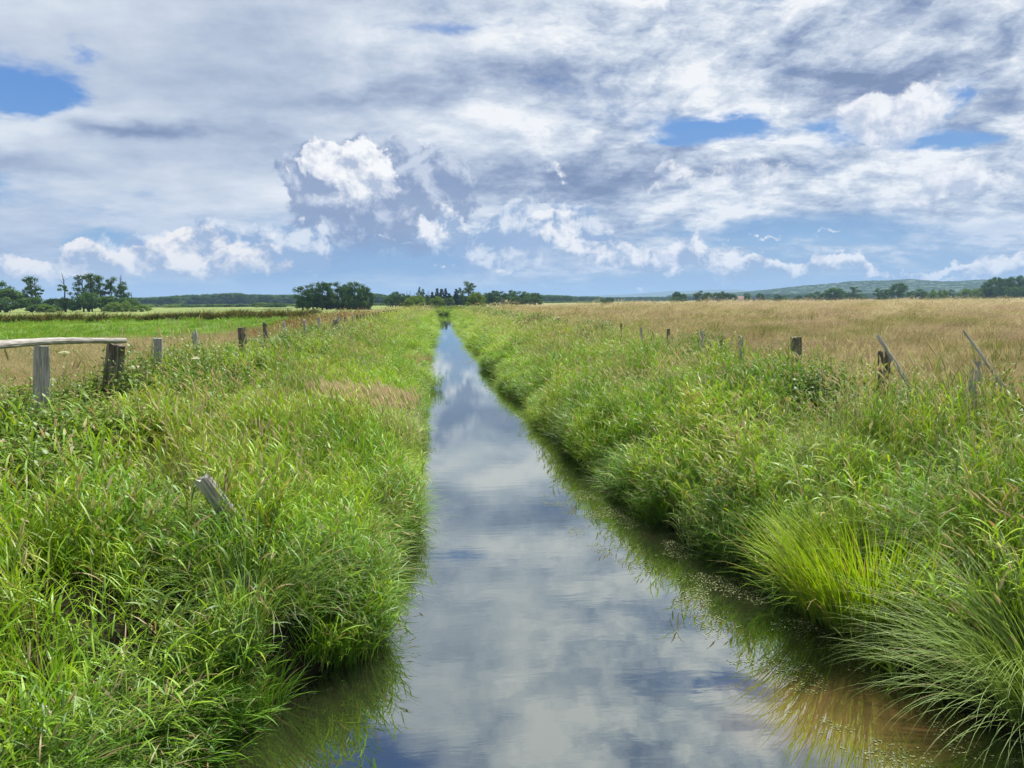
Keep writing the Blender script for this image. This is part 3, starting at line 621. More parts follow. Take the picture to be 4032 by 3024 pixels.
far_l = [(1446, 1236), (1458, 1233), (1470, 1231), (1482, 1229), (1492, 1227), (1503, 1225), (1513, 1224), (1522, 1222), (1531, 1221), (1540, 1220), (1549, 1219), (1558, 1218), (1566, 1217), (1575, 1216), (1584, 1216)]
RIGHT_POSTS = [
 (3134, 1327, 42, 15.2, W_DARK, 'flat', -2, 'stout dark post flaring to a flat top in the right fence'),
 (2915, 1322, 20, 18.2, W_GREY, 'ragged', 0, 'grey brown post sunk in weeds left of the stout dark post'),
 (2763, 1310, 15, 20.6, W_PALE, 'broken', 3, 'bleached splintered stake among weeds on the right fence'),
 (2629, 1294, 16, 23.8, W_MOSS, 'flat', -3, 'upright olive brown post between a bleached stake and a thin bent stake, right fence'),
 (2521, 1289, 10, 26.8, W_GREY, 'ragged', -7, 'thin bent grey stake between two straight posts on the right'),
 (2447, 1274, 8, 29.5, W_MOSS, 'flat', 0, 'slender greenish post standing alone in the right fence'),
 (2371, 1272, 10, 33, W_MOSS, 'flat', 1, 'brown post at the edge of purple grey weeds on the right'),
 (2316, 1262, 7, 36.8, W_DARK, 'flat', 0, 'dark slim post right of purple grey weed patch'),
 (2274, 1264, 9, 39.6, W_DARK, 'flat', 0, 'dark slim post left of purple grey weed patch'),
 (2233, 1258, 7, 43, W_DARK, 'flat', 0, 'dark post one left of the purple grey weed patch pair'),
 (2199, 1253, 12, 46.5, W_MOSS, 'flat', -1, 'wider brown post right of the pale sedge clump on the right fence')]
far_r = [(2142, 1248, 5), (2115, 1247, 6), (2103, 1244, 6), (2098, 1244, 4), (2076, 1241, 6), (2061, 1242, 4), (2046, 1239, 6), (2034, 1237, 6), (2022, 1236, 5), (2015, 1234, 6), (2001, 1234, 4), (1990, 1232, 4), (1978, 1231, 4),
         (1965, 1228, 4), (1950, 1226, 3), (1940, 1225, 3), (1925, 1223, 3), (1912, 1221, 3), (1900, 1220, 4), (1888, 1219, 4), (1876, 1218, 4), (1868, 1217, 3), (1858, 1216, 3), (1850, 1216, 3), (1845, 1215, 3)]
GL, GR = 'wooden posts of the left fence', 'wooden posts of the right fence'
def stand_post(px, top, wpx, Y, mat, topk, lean, label, group, k):
    x = at_px(px, Y); zt = z_of(px, top, Y); g = float(ground(x, Y)) - .12; r = wpx / F * Y / 2
    L = (zt - g) / math.cos(R(lean))
    o = timber('fence_post', L, r * (.86 if k == 100 else 1.06), r * (1.08 if k == 100 else .95), mat, seg=14 if Y < 30 else 9, rings=9 if Y < 30 else 4, cleft=.22 if mat in (W_GREY, W_PALE, W_DARK) and Y < 30 else .1, top=topk, seed=k)
    o.location = (x - math.tan(R(lean)) * (zt - g), Y, g); o.rotation_euler = (R(rnd.uniform(-3, 3)), R(lean), 0)
    tag(o, label, 'fence post', group); return o
for k, a in enumerate(LEFT_POSTS): stand_post(*a, GL, k + 1)
for k, a in enumerate(RIGHT_POSTS): stand_post(*a, GR, 100 + k)
src = timber('fence_post', 1.3, .10, .09, W_DARK, seg=9, rings=4, top='flat', seed=55)
src2 = timber('fence_post', 1.3, .09, .085, W_MOSS, seg=9, rings=4, top='ragged', seed=56)
first = {0: True, 1: True}
for side_, lst, off in ((GL, far_l, -6.0), (GR, far_r, 7.0)):
    for k, a in enumerate(lst):
        px, top = a[:2]; w = a[2] if len(a) > 2 else 6
        d = ray(px, 1300); Y = off / (d.x / d.y)
        x = off; zt = z_of(px, top, Y); g = float(ground(x, Y))
        j = k % 2; s_ = (src, src2)[j]
        o = s_ if first[j] else s_.copy()
        if not first[j]: SC.collection.objects.link(o)
        first[j] = False
        zs = max(.75, min(1.5, (zt - g))) / 1.3; ws = max(.6, w / F * Y / 2 / .095)
        o.location = (x, Y, g - .02); o.scale = (ws, ws, zs); o.rotation_euler = (R(rnd.uniform(-3, 3)), R(rnd.uniform(-3, 3)), rnd.random() * 6)
        tag(o, 'small dark post in the far dense row of the left fence, past the green bush' if off < 0 else 'small dark post in the far dense row of the right fence, beside the tan field', 'fence post', 'far small posts of the left fence' if off < 0 else 'far small posts of the right fence')
# posts that carry the rail, and the squat pillars
def thick(px, top, wpx, Y, mat, topk, lean, label, k, cleft=.25, tip=.9, name='fence_post', flat=.75, fy=0):
    x = at_px(px, Y); zt = z_of(px, top, Y); g = float(ground(x, Y)) - .15; r = wpx / F * Y / 2
    o = timber(name, (zt - g) / math.cos(R(lean)), r * 1.05, r * tip, mat, seg=22, rings=14, cleft=cleft, top=topk, seed=k, flat=flat, rough=.14)
    o.location = (x - math.tan(R(lean)) * (zt - g), Y, g); o.rotation_euler = (R(fy), R(lean), 0)
    tag(o, label, 'fence post', GL); return o
thick(158, 1362, 54, 11.4, W_GREY, 'flat', 4, 'broad grey post under the left end of the long rail', 31, .12)
thick(455, 1352, 58, 14.0, W_DARK, 'ragged', 9, 'gnarled split dark stump under the right tip of the long rail', 32, .42, 1.05)
thick(618, 1332, 42, 16.0, W_GREY, 'flat', 3, 'smooth upright grey round post just right of the long rail', 33, .10, 1.0, flat=1)
# the rail: a debarked pole lying on the first two posts
def pole(name, a, b, r0, r1, mat, label, cat, bows=.0, seg=12, n=16, seed=0, parent=None, brk=False):
    q = random.Random(seed); a = Vector(a); b = Vector(b); L = (b - a).length; rings = []
    vs = []; fs_ = []
    for i in range(n + 1):
        f = i / n; r = (r0 + (r1 - r0) * f) * (1 + q.uniform(-.05, .05)); off = Vector((0, math.sin(f * 3.1) * bows + math.sin(f * 9 + seed) * bows * .15))
        for j in range(seg):
            an = TAU * j / seg; k = 1 + .07 * math.sin(2 * an + f * 3) + q.uniform(-.04, .04)
            z = L * f + (q.uniform(-.02, .05) if brk and i == n else 0)
            vs.append((r * k * math.cos(an) + off.x, r * k * math.sin(an) + off.y, z))
    for i in range(n):
        for j in range(seg): fs_.append((i * seg + j, i * seg + (j + 1) % seg, (i + 1) * seg + (j + 1) % seg, (i + 1) * seg + j))
    fs_.append(tuple(range(seg - 1, -1, -1))); fs_.append(tuple(n * seg + j for j in range(seg)))
    o = mesh_obj(name, vs, fs_, mat, parent, smooth=False)
    o.location = a; o.rotation_euler = (b - a).to_track_quat('Z', 'Y').to_euler()
    if label: tag(o, label, cat)
    return o
def P3(px, py, Y): return (at_px(px, Y), Y, z_of(px, py, Y))
pole('fence_rail', P3(-260, 1373, 8.6), P3(488, 1341, 13.9), .060, .046, W_RAIL, 'long bleached wooden rail resting on two posts at the left edge', 'rail', .03, seed=3, n=26)
# leaning grey stake in the near left bank, and a bleached root beside it
lp = timber('leaning_post', (Vector(P3(840, 1990, 7.4)) - Vector(P3(764, 1886, 7.28))).length + .45, .078, .074, W_PALE, seg=12, rings=8, cleft=.12, top='ragged', flat=.55, seed=8)
b0 = Vector(P3(840, 1990, 7.4)); b1 = Vector(P3(764, 1886, 7.28)); dv = (b1 - b0).normalized()
lp.location = b0 - dv * .45; lp.rotation_euler = dv.to_track_quat('Z', 'X').to_euler(); tag(lp, 'flat grey leaning post end sticking out of the near left bank', 'fence post')
dp = timber('stake', .55, .03, .028, W_DARK, seg=8, rings=3, seed=9); xx = at_px(1601, 17.6)
dp.location = (xx, 17.6, float(ground(xx, 17.6)) + .1); dp.scale = (1, 1, 1.3); tag(dp, 'small black stake in grass close to the left water edge', 'stake')
# right side: stump with a leaning rotten plank, post with a fallen branch
def thickr(px, top, wpx, Y, mat, lean, label, k, cl, tp='ragged', tip=1.0):
    o = thick(px, top, wpx, Y, mat, tp, lean, label, k, cl, tip); o['group'] = GR; return o
thickr(3484, 1385, 48, 12.1, W_DARK, -3, 'split dark stump behind a leaning rotten plank on the right', 41, .4)
thickr(3865, 1424, 42, 10.1, W_GREY, 10, 'leaning grey brown post below a dead branch at the right edge', 42, .25, 'flat', 1.05)
def to_ground(a, b):
    a = Vector(a); b = Vector(b); d = (a - b).normalized()
    while a.z > float(ground(a.x, a.y)) - .05: a = a + d * .04
    return a
pole('leaning_plank', to_ground(P3(3560, 1478, 11.8), P3(3462, 1330, 12.0)), P3(3462, 1330, 12.0), .055, .030, W_GREY, 'rotten plank leaning left across a split dark stump', 'plank', .015, 9, 12, 5, brk=True)
br = pole('dead_branch', to_ground(P3(3960, 1530, 10.0), P3(3800, 1313, 10.3)), P3(3800, 1313, 10.3), .048, .016, W_PALE, 'bare bleached branch leaning over a post at the right edge', 'branch', .03, 9, 16, 6, brk=True)
def twig(f, L, an, r=.012):
    o = mesh_obj('twig', [(r * math.cos(TAU * j / 6) * (1 - i), r * math.sin(TAU * j / 6) * (1 - i), L * i) for i in (0, .7) for j in range(6)],
                 [(j, (j + 1) % 6, 6 + (j + 1) % 6, 6 + j) for j in range(6)] + [(5, 4, 3, 2, 1, 0), (6, 7, 8, 9, 10, 11)], W_PALE, br)
    o.location = (0, .02, f); o.rotation_euler = an
twig(1.15, .22, (.5, -.4, 0)); twig(1.05, .10, (-.7, .5, 0)); twig(1.4, .07, (.9, .3, 1)); twig(.9, .09, (1.0, -.3, 2))
# broken fence in the far left meadow
gfar = 'old posts standing in the far left meadow'
for px, top, w, lb in ((1137, 1214, 4, 'thin single post standing in the green meadow on the left'), (1234, 1219, 5, 'meadow post that a slanting pole leans against'), (1242, 1214, 5, 'tall meadow post just right of the slanting pole')):
    Y = 92.0; x = at_px(px, Y); g = float(ground(x, Y)); o = timber('meadow_post', z_of(px, top, Y) - g, w / F * Y / 2, w / F * Y / 2, W_MOSS, seg=8, rings=3, top='flat', seed=px)
    o.location = (x, Y, g - .02); tag(o, lb, 'fence post', gfar)
pole('slanting_pole', P3(1206, 1237, 92), P3(1234, 1221, 91.8), .07, .06, W_MOSS, 'pole slanting down to the left from a post in the far meadow', 'pole', 0, 7, 6, 4)
for k, px in enumerate((3665, 3730, 3765, 3783, 3902, 3945, 3967, 3998)):
    Y = 190.0 + k * 3; x = at_px(px, Y); g = float(ground(x, Y)); o = timber('field_post', 1.25, .10, .09, W_DARK, seg=7, rings=2, top='flat', seed=px)
    o.location = (x, Y, g + .1); tag(o, 'tiny dark post in the distant row at the far right of the tan field', 'fence post', 'distant posts across the right field')
# ------------------------------------------------------------------ single plants that stand out
def put_tuft(name, o, px, Y, label, cat, sc=(1, 1, 1), z=None, tilt=(0, 0), mats=None, group=None, x=None):
    SC.collection.objects.link(o); o.name = name
    x = at_px(px, Y) if x is None else x
    o.location = (x, Y, float(ground(x, Y)) if z is None else z); o.scale = sc; o.rotation_euler = (tilt[0], tilt[1], 0)
    tag(o, label, cat, group); return o
M_FOUNT = leaf_mat('fountain_sedge', [(.17, .28, .05), (.28, .40, .09), (.42, .52, .17)], dryamt=.06, gloss=.03)
put_tuft('yellow_tussock', t_arch(1500, .6, (.6, 1.0), (.007, .012), (.03, .7), (.2, 1.2), M_YEL, 0, 5), 0, 7.1, 'glowing yellow green mound of reed grass at the right water edge', 'grass tussock', (1.25, 1.3, 1.25), x=4.25, tilt=(0, -.10))
put_tuft('sedge_tussock', t_arch(1100, .5, (.9, 1.6), (.004, .008), (.1, .9), (.7, 1.9), M_FOUNT, 14, 9), 0, 5.2, 'big pale green sedge fountain arching over water in the bottom right corner', 'grass tussock', x=4.6, tilt=(0, -.25))
put_tuft('sedge_tussock', t_arch(700, .45, (.8, 1.3), (.004, .007), (.1, .8), (.7, 1.7), M_FOUNT, 8, 8), 0, 6.6, 'pale combed sedge tussock above the corner fountain, right of the yellow green mound', 'grass tussock', x=5.2, tilt=(0, -.25))
put_tuft('sedge_tussock', t_arch(420, .34, (.8, 1.35), (.004, .008), (.1, .7), (.8, 1.9), None, 4, 8), 0, 6.7, 'arching sedge tussock with combed blades on the near left bank', 'grass tussock', x=-1.75, tilt=(0, .2))
M_STRAW = leaf_mat('straw_heads', [(.66, .54, .34), (.78, .68, .47), (.86, .78, .6)], dryamt=0, gloss=0, tt=(1, 1, .95))
T = Tuft()
for _ in range(420):
    x, y, a = disc(1.0); az = rnd.uniform(2.4, 3.9); st = T.blade((x * 1.1, y * .8, 0), az, rnd.uniform(.85, 1.25), .006, rnd.uniform(.05, .3), rnd.uniform(.2, .6), 5, .5, 1)
    T.head(st[-2], az, .5, rnd.uniform(.16, .28), rnd.uniform(.02, .035), 1, rnd.random())
t_straw = T.obj('reed_tuft', [M_REED, M_STRAW])
put_tuft('reed_tussock', t_straw, 1455, 15.0, 'clump of tan feathery reed heads on the left bank', 'reed clump', tilt=(0, .1))
put_tuft('blonde_tussock', t_heads(220, 1.2, (.8, 1.15), None, 2.4), 1610, 34, 'small blonde reed patch far along the left bank', 'reed clump')
put_tuft('broad_leaf_tussock', t_arch(46, .16, (.7, 1.2), (.025, .045), (.1, .5), (.5, 1.9), M_SEDGE, 0, 8), 2112, 24.0, 'dark broad leaved flag plant rising above the right bank', 'water plant', (1, 1, 1.1))
put_tuft('grey_bush', t_nettle(60, .7, (.7, 1.3), .9, M_SEDGE), 1384, 50, 'round blue green bush between posts of the left fence', 'bush', (1.3, 1.3, 1.2))
put_tuft('shore_tuft', t_reed(26, .3, (.4, .75), 0, M_LUSH, (.012, .018)), 1690, 29.3, 'green tuft poking into the stream from the left bank', 'grass tussock', z=.02, x=-.30)
M_MAUVE = leaf_mat('weed_mauve', [(.20, .16, .15), (.30, .25, .24), (.42, .37, .36)], dryamt=.1, trans=.3, gloss=0, tt=(1, 1, 1))
M_PALE = leaf_mat('bleached_sedge', [(.40, .42, .33), (.52, .54, .44), (.62, .64, .55)], dryamt=.1, trans=.3, gloss=0, tt=(1, 1, 1))
put_tuft('weed_clump', t_fine(240, .9, (.6, .95), .006, M_MAUVE, heads=1.0), 2296, 36.5, 'purple grey weed patch among the right fence posts', 'weed clump', (1.5, 1.2, 1.1))
put_tuft('pale_sedge', t_arch(150, .5, (.5, .9), (.01, .02), mat=M_PALE, heads=0), 2083, 34.5, 'bleached grey sedge clump left of the purple grey weeds', 'grass tussock')
T = Tuft()
for k in range(9):
    az = rnd.uniform(-.7, .5); st = T.blade((0, rnd.uniform(-.5, .5), 0), az, rnd.uniform(.75, 1.15), .009, rnd.uniform(.5, .9), rnd.uniform(.3, .9), 7, .5, 1, 1.0)
    T.head(st[-2], az, 1.8, .13, .022, 1, rnd.random())
put_tuft('overhanging_stems', T.obj('stems', [M_REED, M_SEED]), 0, 9.0, 'thin tan stems with drooping heads reaching over the water from the left bank', 'grass stems', x=-1.05, z=.35)
def umbel(px, py, Y, r, h, label):
    T = Tuft(); st = T.blade((0, 0, 0), .3, h, .010, .05, .15, 5, .5)
    tip = st[-1]
    for _ in range(40):
        a = rnd.random() * TAU; rr = r * math.sqrt(rnd.random()); q = tip + np.array([rr * math.cos(a), rr * math.sin(a), .02 - rr * .35])
        T.blade(tip - np.array([0, 0, .05]), a, .06, .003, .8, 0, 3)
        for j in range(3): T.blade(q, a + j * 2.1, .022, .016, rnd.uniform(.1, 1.4), 0, 3, 1, 1, 1)
    o = T.obj('umbel', [M_SEDGE, M_WHITE]); x = at_px(px, Y); z = z_of(px, py, Y) - tip[2]
    put_tuft('umbel_flower', o, px, Y, label, 'flower', z=z)
umbel(731, 1416, 12.0, .055, 1.0, 'white umbel flower on a tall pale stem in front of the left fence')
umbel(208, 1392, 10.6, .06, 1.0, 'cream umbel flower just right of the rail post at far left')
# floating duckweed along the right water edge
n = 14000; y = rng.uniform(4.6, 13, n); f = rng.random(n) ** 1.2
x = XR(y) - .35 - f * 1.25; dn = fbm(x, y, .38, 3, 4); k = (dn + rng.normal(0, .02, len(dn)) > .53); x, y = x[k], y[k]
vs = []; fs_ = []
for a, b in zip(x, y):
    r = rnd.uniform(.003, .0095); p0 = rnd.random() * 6; i0 = len(vs)
    for j in range(6): vs.append((a + r * math.cos(p0 + j * 1.047) * rnd.uniform(.8, 1.2), b + r * math.sin(p0 + j * 1.047), .004 + rnd.random() * .002))
    fs_.append(tuple(range(i0, i0 + 6)))
md_, t, out = material('duckweed'); nz_ = t.noise(geo_pos(t), 40, 2, .5); principled(t, out, t.mix(t.ramp(nz_, .35, .65), (.055, .085, .015), (.20, .22, .06)), .6)
tag(mesh_obj('duckweed', vs, fs_, md_), 'yellow green duckweed floating along the right water edge', None, None, 'stuff')
# ------------------------------------------------------------------ trees
def crown_mat(name, a, b, c, trans=.3):
    m, t, out = material(name)
    at = t.n.new('ShaderNodeAttribute'); at.attribute_name = 'leaf'; r, h, part = t.sep(at.outputs['Color'])
    oi = t.n.new('ShaderNodeObjectInfo').outputs['Random']
    f = t.m('ADD', t.m('MULTIPLY', r, .7), t.m('MULTIPLY', oi, .3))
    col = t.cramp(f, [(.1, a), (.5, b), (.9, c)])
    df = t.n.new('ShaderNodeBsdfDiffuse'); t.put(df.inputs[0], col); tr = t.n.new('ShaderNodeBsdfTranslucent'); t.put(tr.inputs[0], col)
    mx = t.n.new('ShaderNodeMixShader'); mx.inputs[0].default_value = trans
    t.l.new(df.outputs[0], mx.inputs[1]); t.l.new(tr.outputs[0], mx.inputs[2]); t.l.new(mx.outputs[0], out.inputs[0]); return m
C_DARK = crown_mat('oak_leaves', (.038, .088, .024), (.065, .13, .032), (.115, .19, .048))
C_MID = crown_mat('alder_leaves', (.05, .105, .026), (.08, .15, .036), (.125, .205, .05))
C_WIL = crown_mat('willow_leaves', (.11, .18, .035), (.17, .26, .05), (.25, .35, .075), .35)
C_PALE = crown_mat('pale_leaves', (.07, .13, .045), (.11, .18, .06), (.15, .23, .08), .35)
C_CON = crown_mat('spruce_needles', (.014, .038, .018), (.025, .058, .025), (.045, .085, .035), .15)
M_BARK = wood_mat('bark', (.03, .025, .02), (.07, .06, .05), (.13, .115, .10))
def tube(vs, fs_, pts, rad, seg=6):
    n0 = len(vs)
    for i, (q, r) in enumerate(zip(pts, rad)):
        d = (pts[min(i + 1, len(pts) - 1)] - pts[max(i - 1, 0)]).normalized(); u = d.orthogonal().normalized(); w = d.cross(u)
        for j in range(seg): a = TAU * j / seg; vs.append(tuple(q + (u * math.cos(a) + w * math.sin(a)) * r))
    for i in range(len(pts) - 1):
        for j in range(seg): fs_.append((n0 + i * seg + j, n0 + i * seg + (j + 1) % seg, n0 + (i + 1) * seg + (j + 1) % seg, n0 + (i + 1) * seg + j))
def tree_meshes(kind, seed, mat):
    """unit tree: 1 m tall, later scaled. returns trunk mesh and crown mesh"""
    q = random.Random(seed); vs = []; fs_ = []; lobes = []
    def V(x, y, z): return Vector((x, y, z))
    lean = V(q.uniform(-.04, .04), q.uniform(-.04, .04), 0)
    if kind == 'round':      # broad oak or lime
        top = .8; tube(vs, fs_, [V(0, 0, -.03), V(0, 0, .15) + lean * .3, V(0, 0, .45) + lean, V(0, 0, .85) + lean], [.045, .032, .022, .006])
        for _ in range(34):
            a = q.random() * TAU; e = q.uniform(-1, 1); rr = q.uniform(.2, .36)
            c = V(rr * math.cos(a) * math.sqrt(max(.1, 1 - e * e * .8)), rr * math.sin(a) * math.sqrt(max(.1, 1 - e * e * .8)), .50 + e * .36); lobes.append((c, q.uniform(.09, .15)))
    elif kind == 'alder':    # taller, ragged, with gaps between the boughs
        tube(vs, fs_, [V(0, 0, -.03), V(0, 0, .3) + lean * .5, V(0, 0, .6) + lean, V(0, 0, .95) + lean * 1.5], [.028, .02, .013, .003])
        for _ in range(34):
            z = q.uniform(.12, .96); rr = q.uniform(.04, .25) * math.sqrt(max(.05, 1 - ((z - .52) / .5) ** 2)) * 1.25; a = q.random() * TAU
            c = V(rr * math.cos(a), rr * math.sin(a), z) + lean * z; lobes.append((c, q.uniform(.055, .115)))
            tube(vs, fs_, [V(0, 0, z * .8) + lean * z, (V(0, 0, z * .8) + c) / 2 + V(0, 0, .01), c], [.008, .005, .002], 4)
    elif kind == 'snag':     # half dead alder, bare forked top
        tube(vs, fs_, [V(0, 0, -.03), V(.01, 0, .3), V(-.01, 0, .6), V(.015, 0, .85), V(.03, 0, 1.0)], [.022, .016, .011, .006, .002])
        for z, a, L in [(.7, .3, .17), (.76, 3.4, .14), (.82, 1.2, .13), (.6, 4.5, .12), (.85, 2.9, .1), (.9, .2, .08)]:
            b0_ = V(0, 0, z); b1_ = b0_ + V(math.cos(a) * L * .5, math.sin(a) * L * .4, L * .75); tube(vs, fs_, [b0_, (b0_ + b1_) / 2 + V(.01, 0, 0), b1_], [.006, .004, .0015], 4)
        for _ in range(15):
            z = q.uniform(.1, .68) ; a = q.random() * TAU; rr = q.uniform(.02, .12); lobes.append((V(rr * math.cos(a), rr * math.sin(a), z), q.uniform(.03, .065)))
    elif kind == 'spruce':
        tube(vs, fs_, [V(0, 0, -.03), V(0, 0, .5), V(0, 0, 1)], [.02, .012, .002])
        for i in range(16):
            z = .1 + .86 * i / 16; rr = .19 * (1 - z) + .015
            for j in range(6): a = q.random() * TAU; lobes.append((V(rr * math.cos(a) * q.uniform(.5, 1), rr * math.sin(a) * q.uniform(.5, 1), z), .03 + rr * .25))
    elif kind == 'willow':   # low round bush down to the ground
        for j in range(4): a = j * 1.6; tube(vs, fs_, [V(0, 0, -.03), V(math.cos(a) * .15, math.sin(a) * .15, .35), V(math.cos(a) * .3, math.sin(a) * .3, .7)], [.03, .02, .006], 5)
        for _ in range(34):
            a = q.random() * TAU; e = q.uniform(0, 1); rr = q.uniform(.45, .62) * math.sqrt(max(.12, 1 - e * e))
            lobes.append((V(rr * math.cos(a), rr * math.sin(a), .14 + e * .64), q.uniform(.14, .22)))
    elif kind == 'poplar':
        tube(vs, fs_, [V(0, 0, -.03), V(0, 0, .4), V(.02, 0, .7), V(.03, 0, .95)], [.03, .022, .012, .003])
        for c, r in [((.0, 0, .8), .17), ((.12, .03, .72), .13), ((-.12, -.02, .68), .12), ((.02, 0, .93), .07), ((.2, 0, .62), .09), ((-.05, .05, .5), .10), ((.1, -.05, .45), .1), ((-.16, 0, .4), .08), ((.05, .05, .3), .1), ((-.2, 0, .78), .06), ((.0, .0, .2), .12)]:
            c = V(*c); 
            for _ in range(3): lobes.append((c + V(q.uniform(-.05, .05), q.uniform(-.05, .05), q.uniform(-.04, .04)), r * q.uniform(.5, .8)))
            tube(vs, fs_, [V(0, 0, c.z * .7), c], [.008, .003], 4)
    trunk = bpy.data.meshes.new('trunk'); trunk.from_pydata(vs, [], fs_); trunk.materials.append(M_BARK)
    # leaves: many small random facets over and through the lobes
    lv = []; lf = []; la = []
    per = {'round': 130, 'alder': 90, 'snag': 60, 'spruce': 26, 'willow': 140, 'poplar': 150}[kind]
    ls = {'round': .022, 'alder': .019, 'snag': .018, 'spruce': .022, 'willow': .036, 'poplar': .022}[kind]
    for c, r in lobes:
        br_ = q.random()
        for _ in range(per):
            d = V(q.gauss(0, 1), q.gauss(0, 1), q.gauss(0, 1)).normalized(); rr = r * (q.random() ** .45) * q.uniform(.85, 1.15)
            p_ = c + V(d.x * rr, d.y * rr, d.z * rr * (.8 if kind != 'spruce' else .5))
            n_ = (d + V(q.uniform(-.9, .9), q.uniform(-.9, .9), q.uniform(-.2, 1))).normalized(); u = n_.orthogonal().normalized(); w = n_.cross(u)
            a = q.random() * 3; s = ls * q.uniform(.6, 1.3); u2 = (u * math.cos(a) + w * math.sin(a)) * s; w2 = (w * math.cos(a) - u * math.sin(a)) * s * .6
            i0 = len(lv); lv += [tuple(p_ - u2), tuple(p_ + w2), tuple(p_ + u2), tuple(p_ - w2)]; lf.append((i0, i0 + 1, i0 + 2, i0 + 3))
            rv = min(1, max(0, br_ * .5 + q.random() * .5)); la += [(rv, 0, 0, 1)] * 4
    A_ = np.array(lv); zt = np.percentile(A_[:, 2], 99.7); wx = (np.percentile(np.abs(A_[:, :2]), 98.5)) * 2
    if kind != 'snag': A_[:, 2] /= zt
    A_[:, :2] /= wx; lv = [tuple(v) for v in A_]
    for v in trunk.vertices: v.co = (v.co.x / wx, v.co.y / wx, v.co.z / (zt if kind != 'snag' else 1))
    crown = bpy.data.meshes.new('crown'); crown.from_pydata(lv, [], lf); crown.materials.append(mat)
    at = crown.color_attributes.new('leaf', 'FLOAT_COLOR', 'POINT'); at.data.foreach_set('color', np.array(la, dtype=np.float32).ravel())
    return trunk, crown
PROTO = {}
for nm, kind, mat, n in (('oak', 'round', C_DARK, 3), ('mid', 'round', C_MID, 2), ('alder', 'alder', C_MID, 3), ('dalder', 'alder', C_DARK, 3), ('snag', 'snag', C_MID, 2),
                         ('spruce', 'spruce', C_CON, 2), ('willow', 'willow', C_WIL, 3), ('pale', 'round', C_PALE, 2), ('bush', 'willow', C_MID, 2), ('poplar', 'alder', C_PALE, 1)):
    PROTO[nm] = [tree_meshes(kind, 100 + i * 7 + len(nm) * 31, mat) for i in range(n)]
KN = {'oak': 'oak_tree', 'mid': 'broadleaf_tree', 'alder': 'alder_tree', 'dalder': 'alder_tree', 'snag': 'dying_tree', 'spruce': 'spruce_tree', 'willow': 'willow_bush', 'pale': 'pale_tree', 'bush': 'bush', 'poplar': 'poplar_tree'}
CT = {'willow': 'bush', 'bush': 'bush'}
ROUGHW = {'oak': 1.0, 'mid': 1.0, 'alder': .55, 'dalder': .6, 'snag': .3, 'spruce': .42, 'willow': 1.35, 'pale': 1.0, 'bush': 1.35, 'poplar': .6}
def plant(kind, px, top, wpx, Y, label, group=None, v=None, sink=0.0):
    tr, cr = PROTO[kind][(v if v is not None else rnd.randrange(99)) % len(PROTO[kind])]
    x = at_px(px, Y); g = float(ground(x, Y)); H = z_of(px, top, Y) - g; wd = wpx / F * Y
    e = empty(KN[kind], (x, Y, g - sink), rnd.random() * TAU)
    for nm, me in (('trunk', tr), ('crown', cr)):
        o = bpy.data.objects.new(nm, me); SC.collection.objects.link(o); o.parent = e
    e.scale = (wd * 1.05, wd * 1.05, H); tag(e, label, CT.get(kind, 'tree'), group); return e
g1 = 'trees of the left edge grove'
for a in [('bush', 30, 1140, 160, 250, 'high olive green thicket rising at the left picture edge'), ('mid', 5, 1110, 90, 262, 'tall leafy tree cut off by the left picture edge'),
          ('bush', 130, 1170, 130, 246, 'dark thicket below the wind swept thin tree at far left'), ('bush', 215, 1176, 110, 248, 'dark thicket between the two thin trees at far left'),
          ('alder', 132, 1088, 60, 250, 'thin wind swept tree, second from the left edge', None, 1), ('snag', 150, 1094, 50, 253, 'bare branched tree right behind the thin wind swept tree'),
          ('snag', 265, 1073, 40, 250, 'slender dying tree with a bare forked tip standing alone at left'),
          ('bush', 262, 1172, 60, 247, 'low growth round the foot of the lone dying tree'), ('bush', 180, 1198, 110, 236, 'olive bush in front of the dark thicket at far left'),
          ('willow', 187, 1200, 60, 232, 'yellow green bush in front of the thicket at far left'),
          ('dalder', 335, 1084, 66, 250, 'left tree of the tall leafy group at left'), ('alder', 368, 1076, 62, 248, 'highest, second tree of the tall leafy group at left'),
          ('alder', 405, 1084, 58, 250, 'third tree of the tall leafy group at left'), ('dalder', 445, 1090, 60, 252, 'right tree of the tall leafy group at left'),
          ('bush', 355, 1150, 110, 244, 'dark undergrowth beneath the tall leafy group at left'), ('bush', 430, 1165, 110, 245, 'dark undergrowth right of the tall leafy group at left'),
          ('snag', 485, 1080, 44, 250, 'narrow spiky tree with a bare top right of the tall group'), ('alder', 492, 1108, 44, 249, 'narrow leafy tree right beside the spiky bare topped one'),
          ('snag', 525, 1148, 26, 246, 'small spiky tree last in the left grove'), ('bush', 505, 1172, 90, 244, 'dark bush at the right end of the left grove'),
          ('willow', 455, 1190, 76, 230, 'round olive willow bush in front of the left grove'), ('willow', 500, 1188, 50, 232, 'brighter willow bush right of the round olive one'), ('willow', 560, 1200, 70, 230, 'flat willow bush last in the row by the left grove')]:
    plant(*a[:6], g1, a[7] if len(a) > 7 else None)
g2 = 'trees of the dark clump in the meadow left of the stream'
lab = ['leftmost rounded tree of the dark meadow clump', 'second tree from the left in the dark meadow clump', 'third tree from the left in the dark meadow clump', 'fourth tree from the left in the dark meadow clump', 'middle tree of the dark meadow clump',
       'sixth tree from the left in the dark meadow clump', 'seventh tree from the left in the dark meadow clump', 'last but one tree of the dark meadow clump', 'rightmost drooping tree of the dark meadow clump']
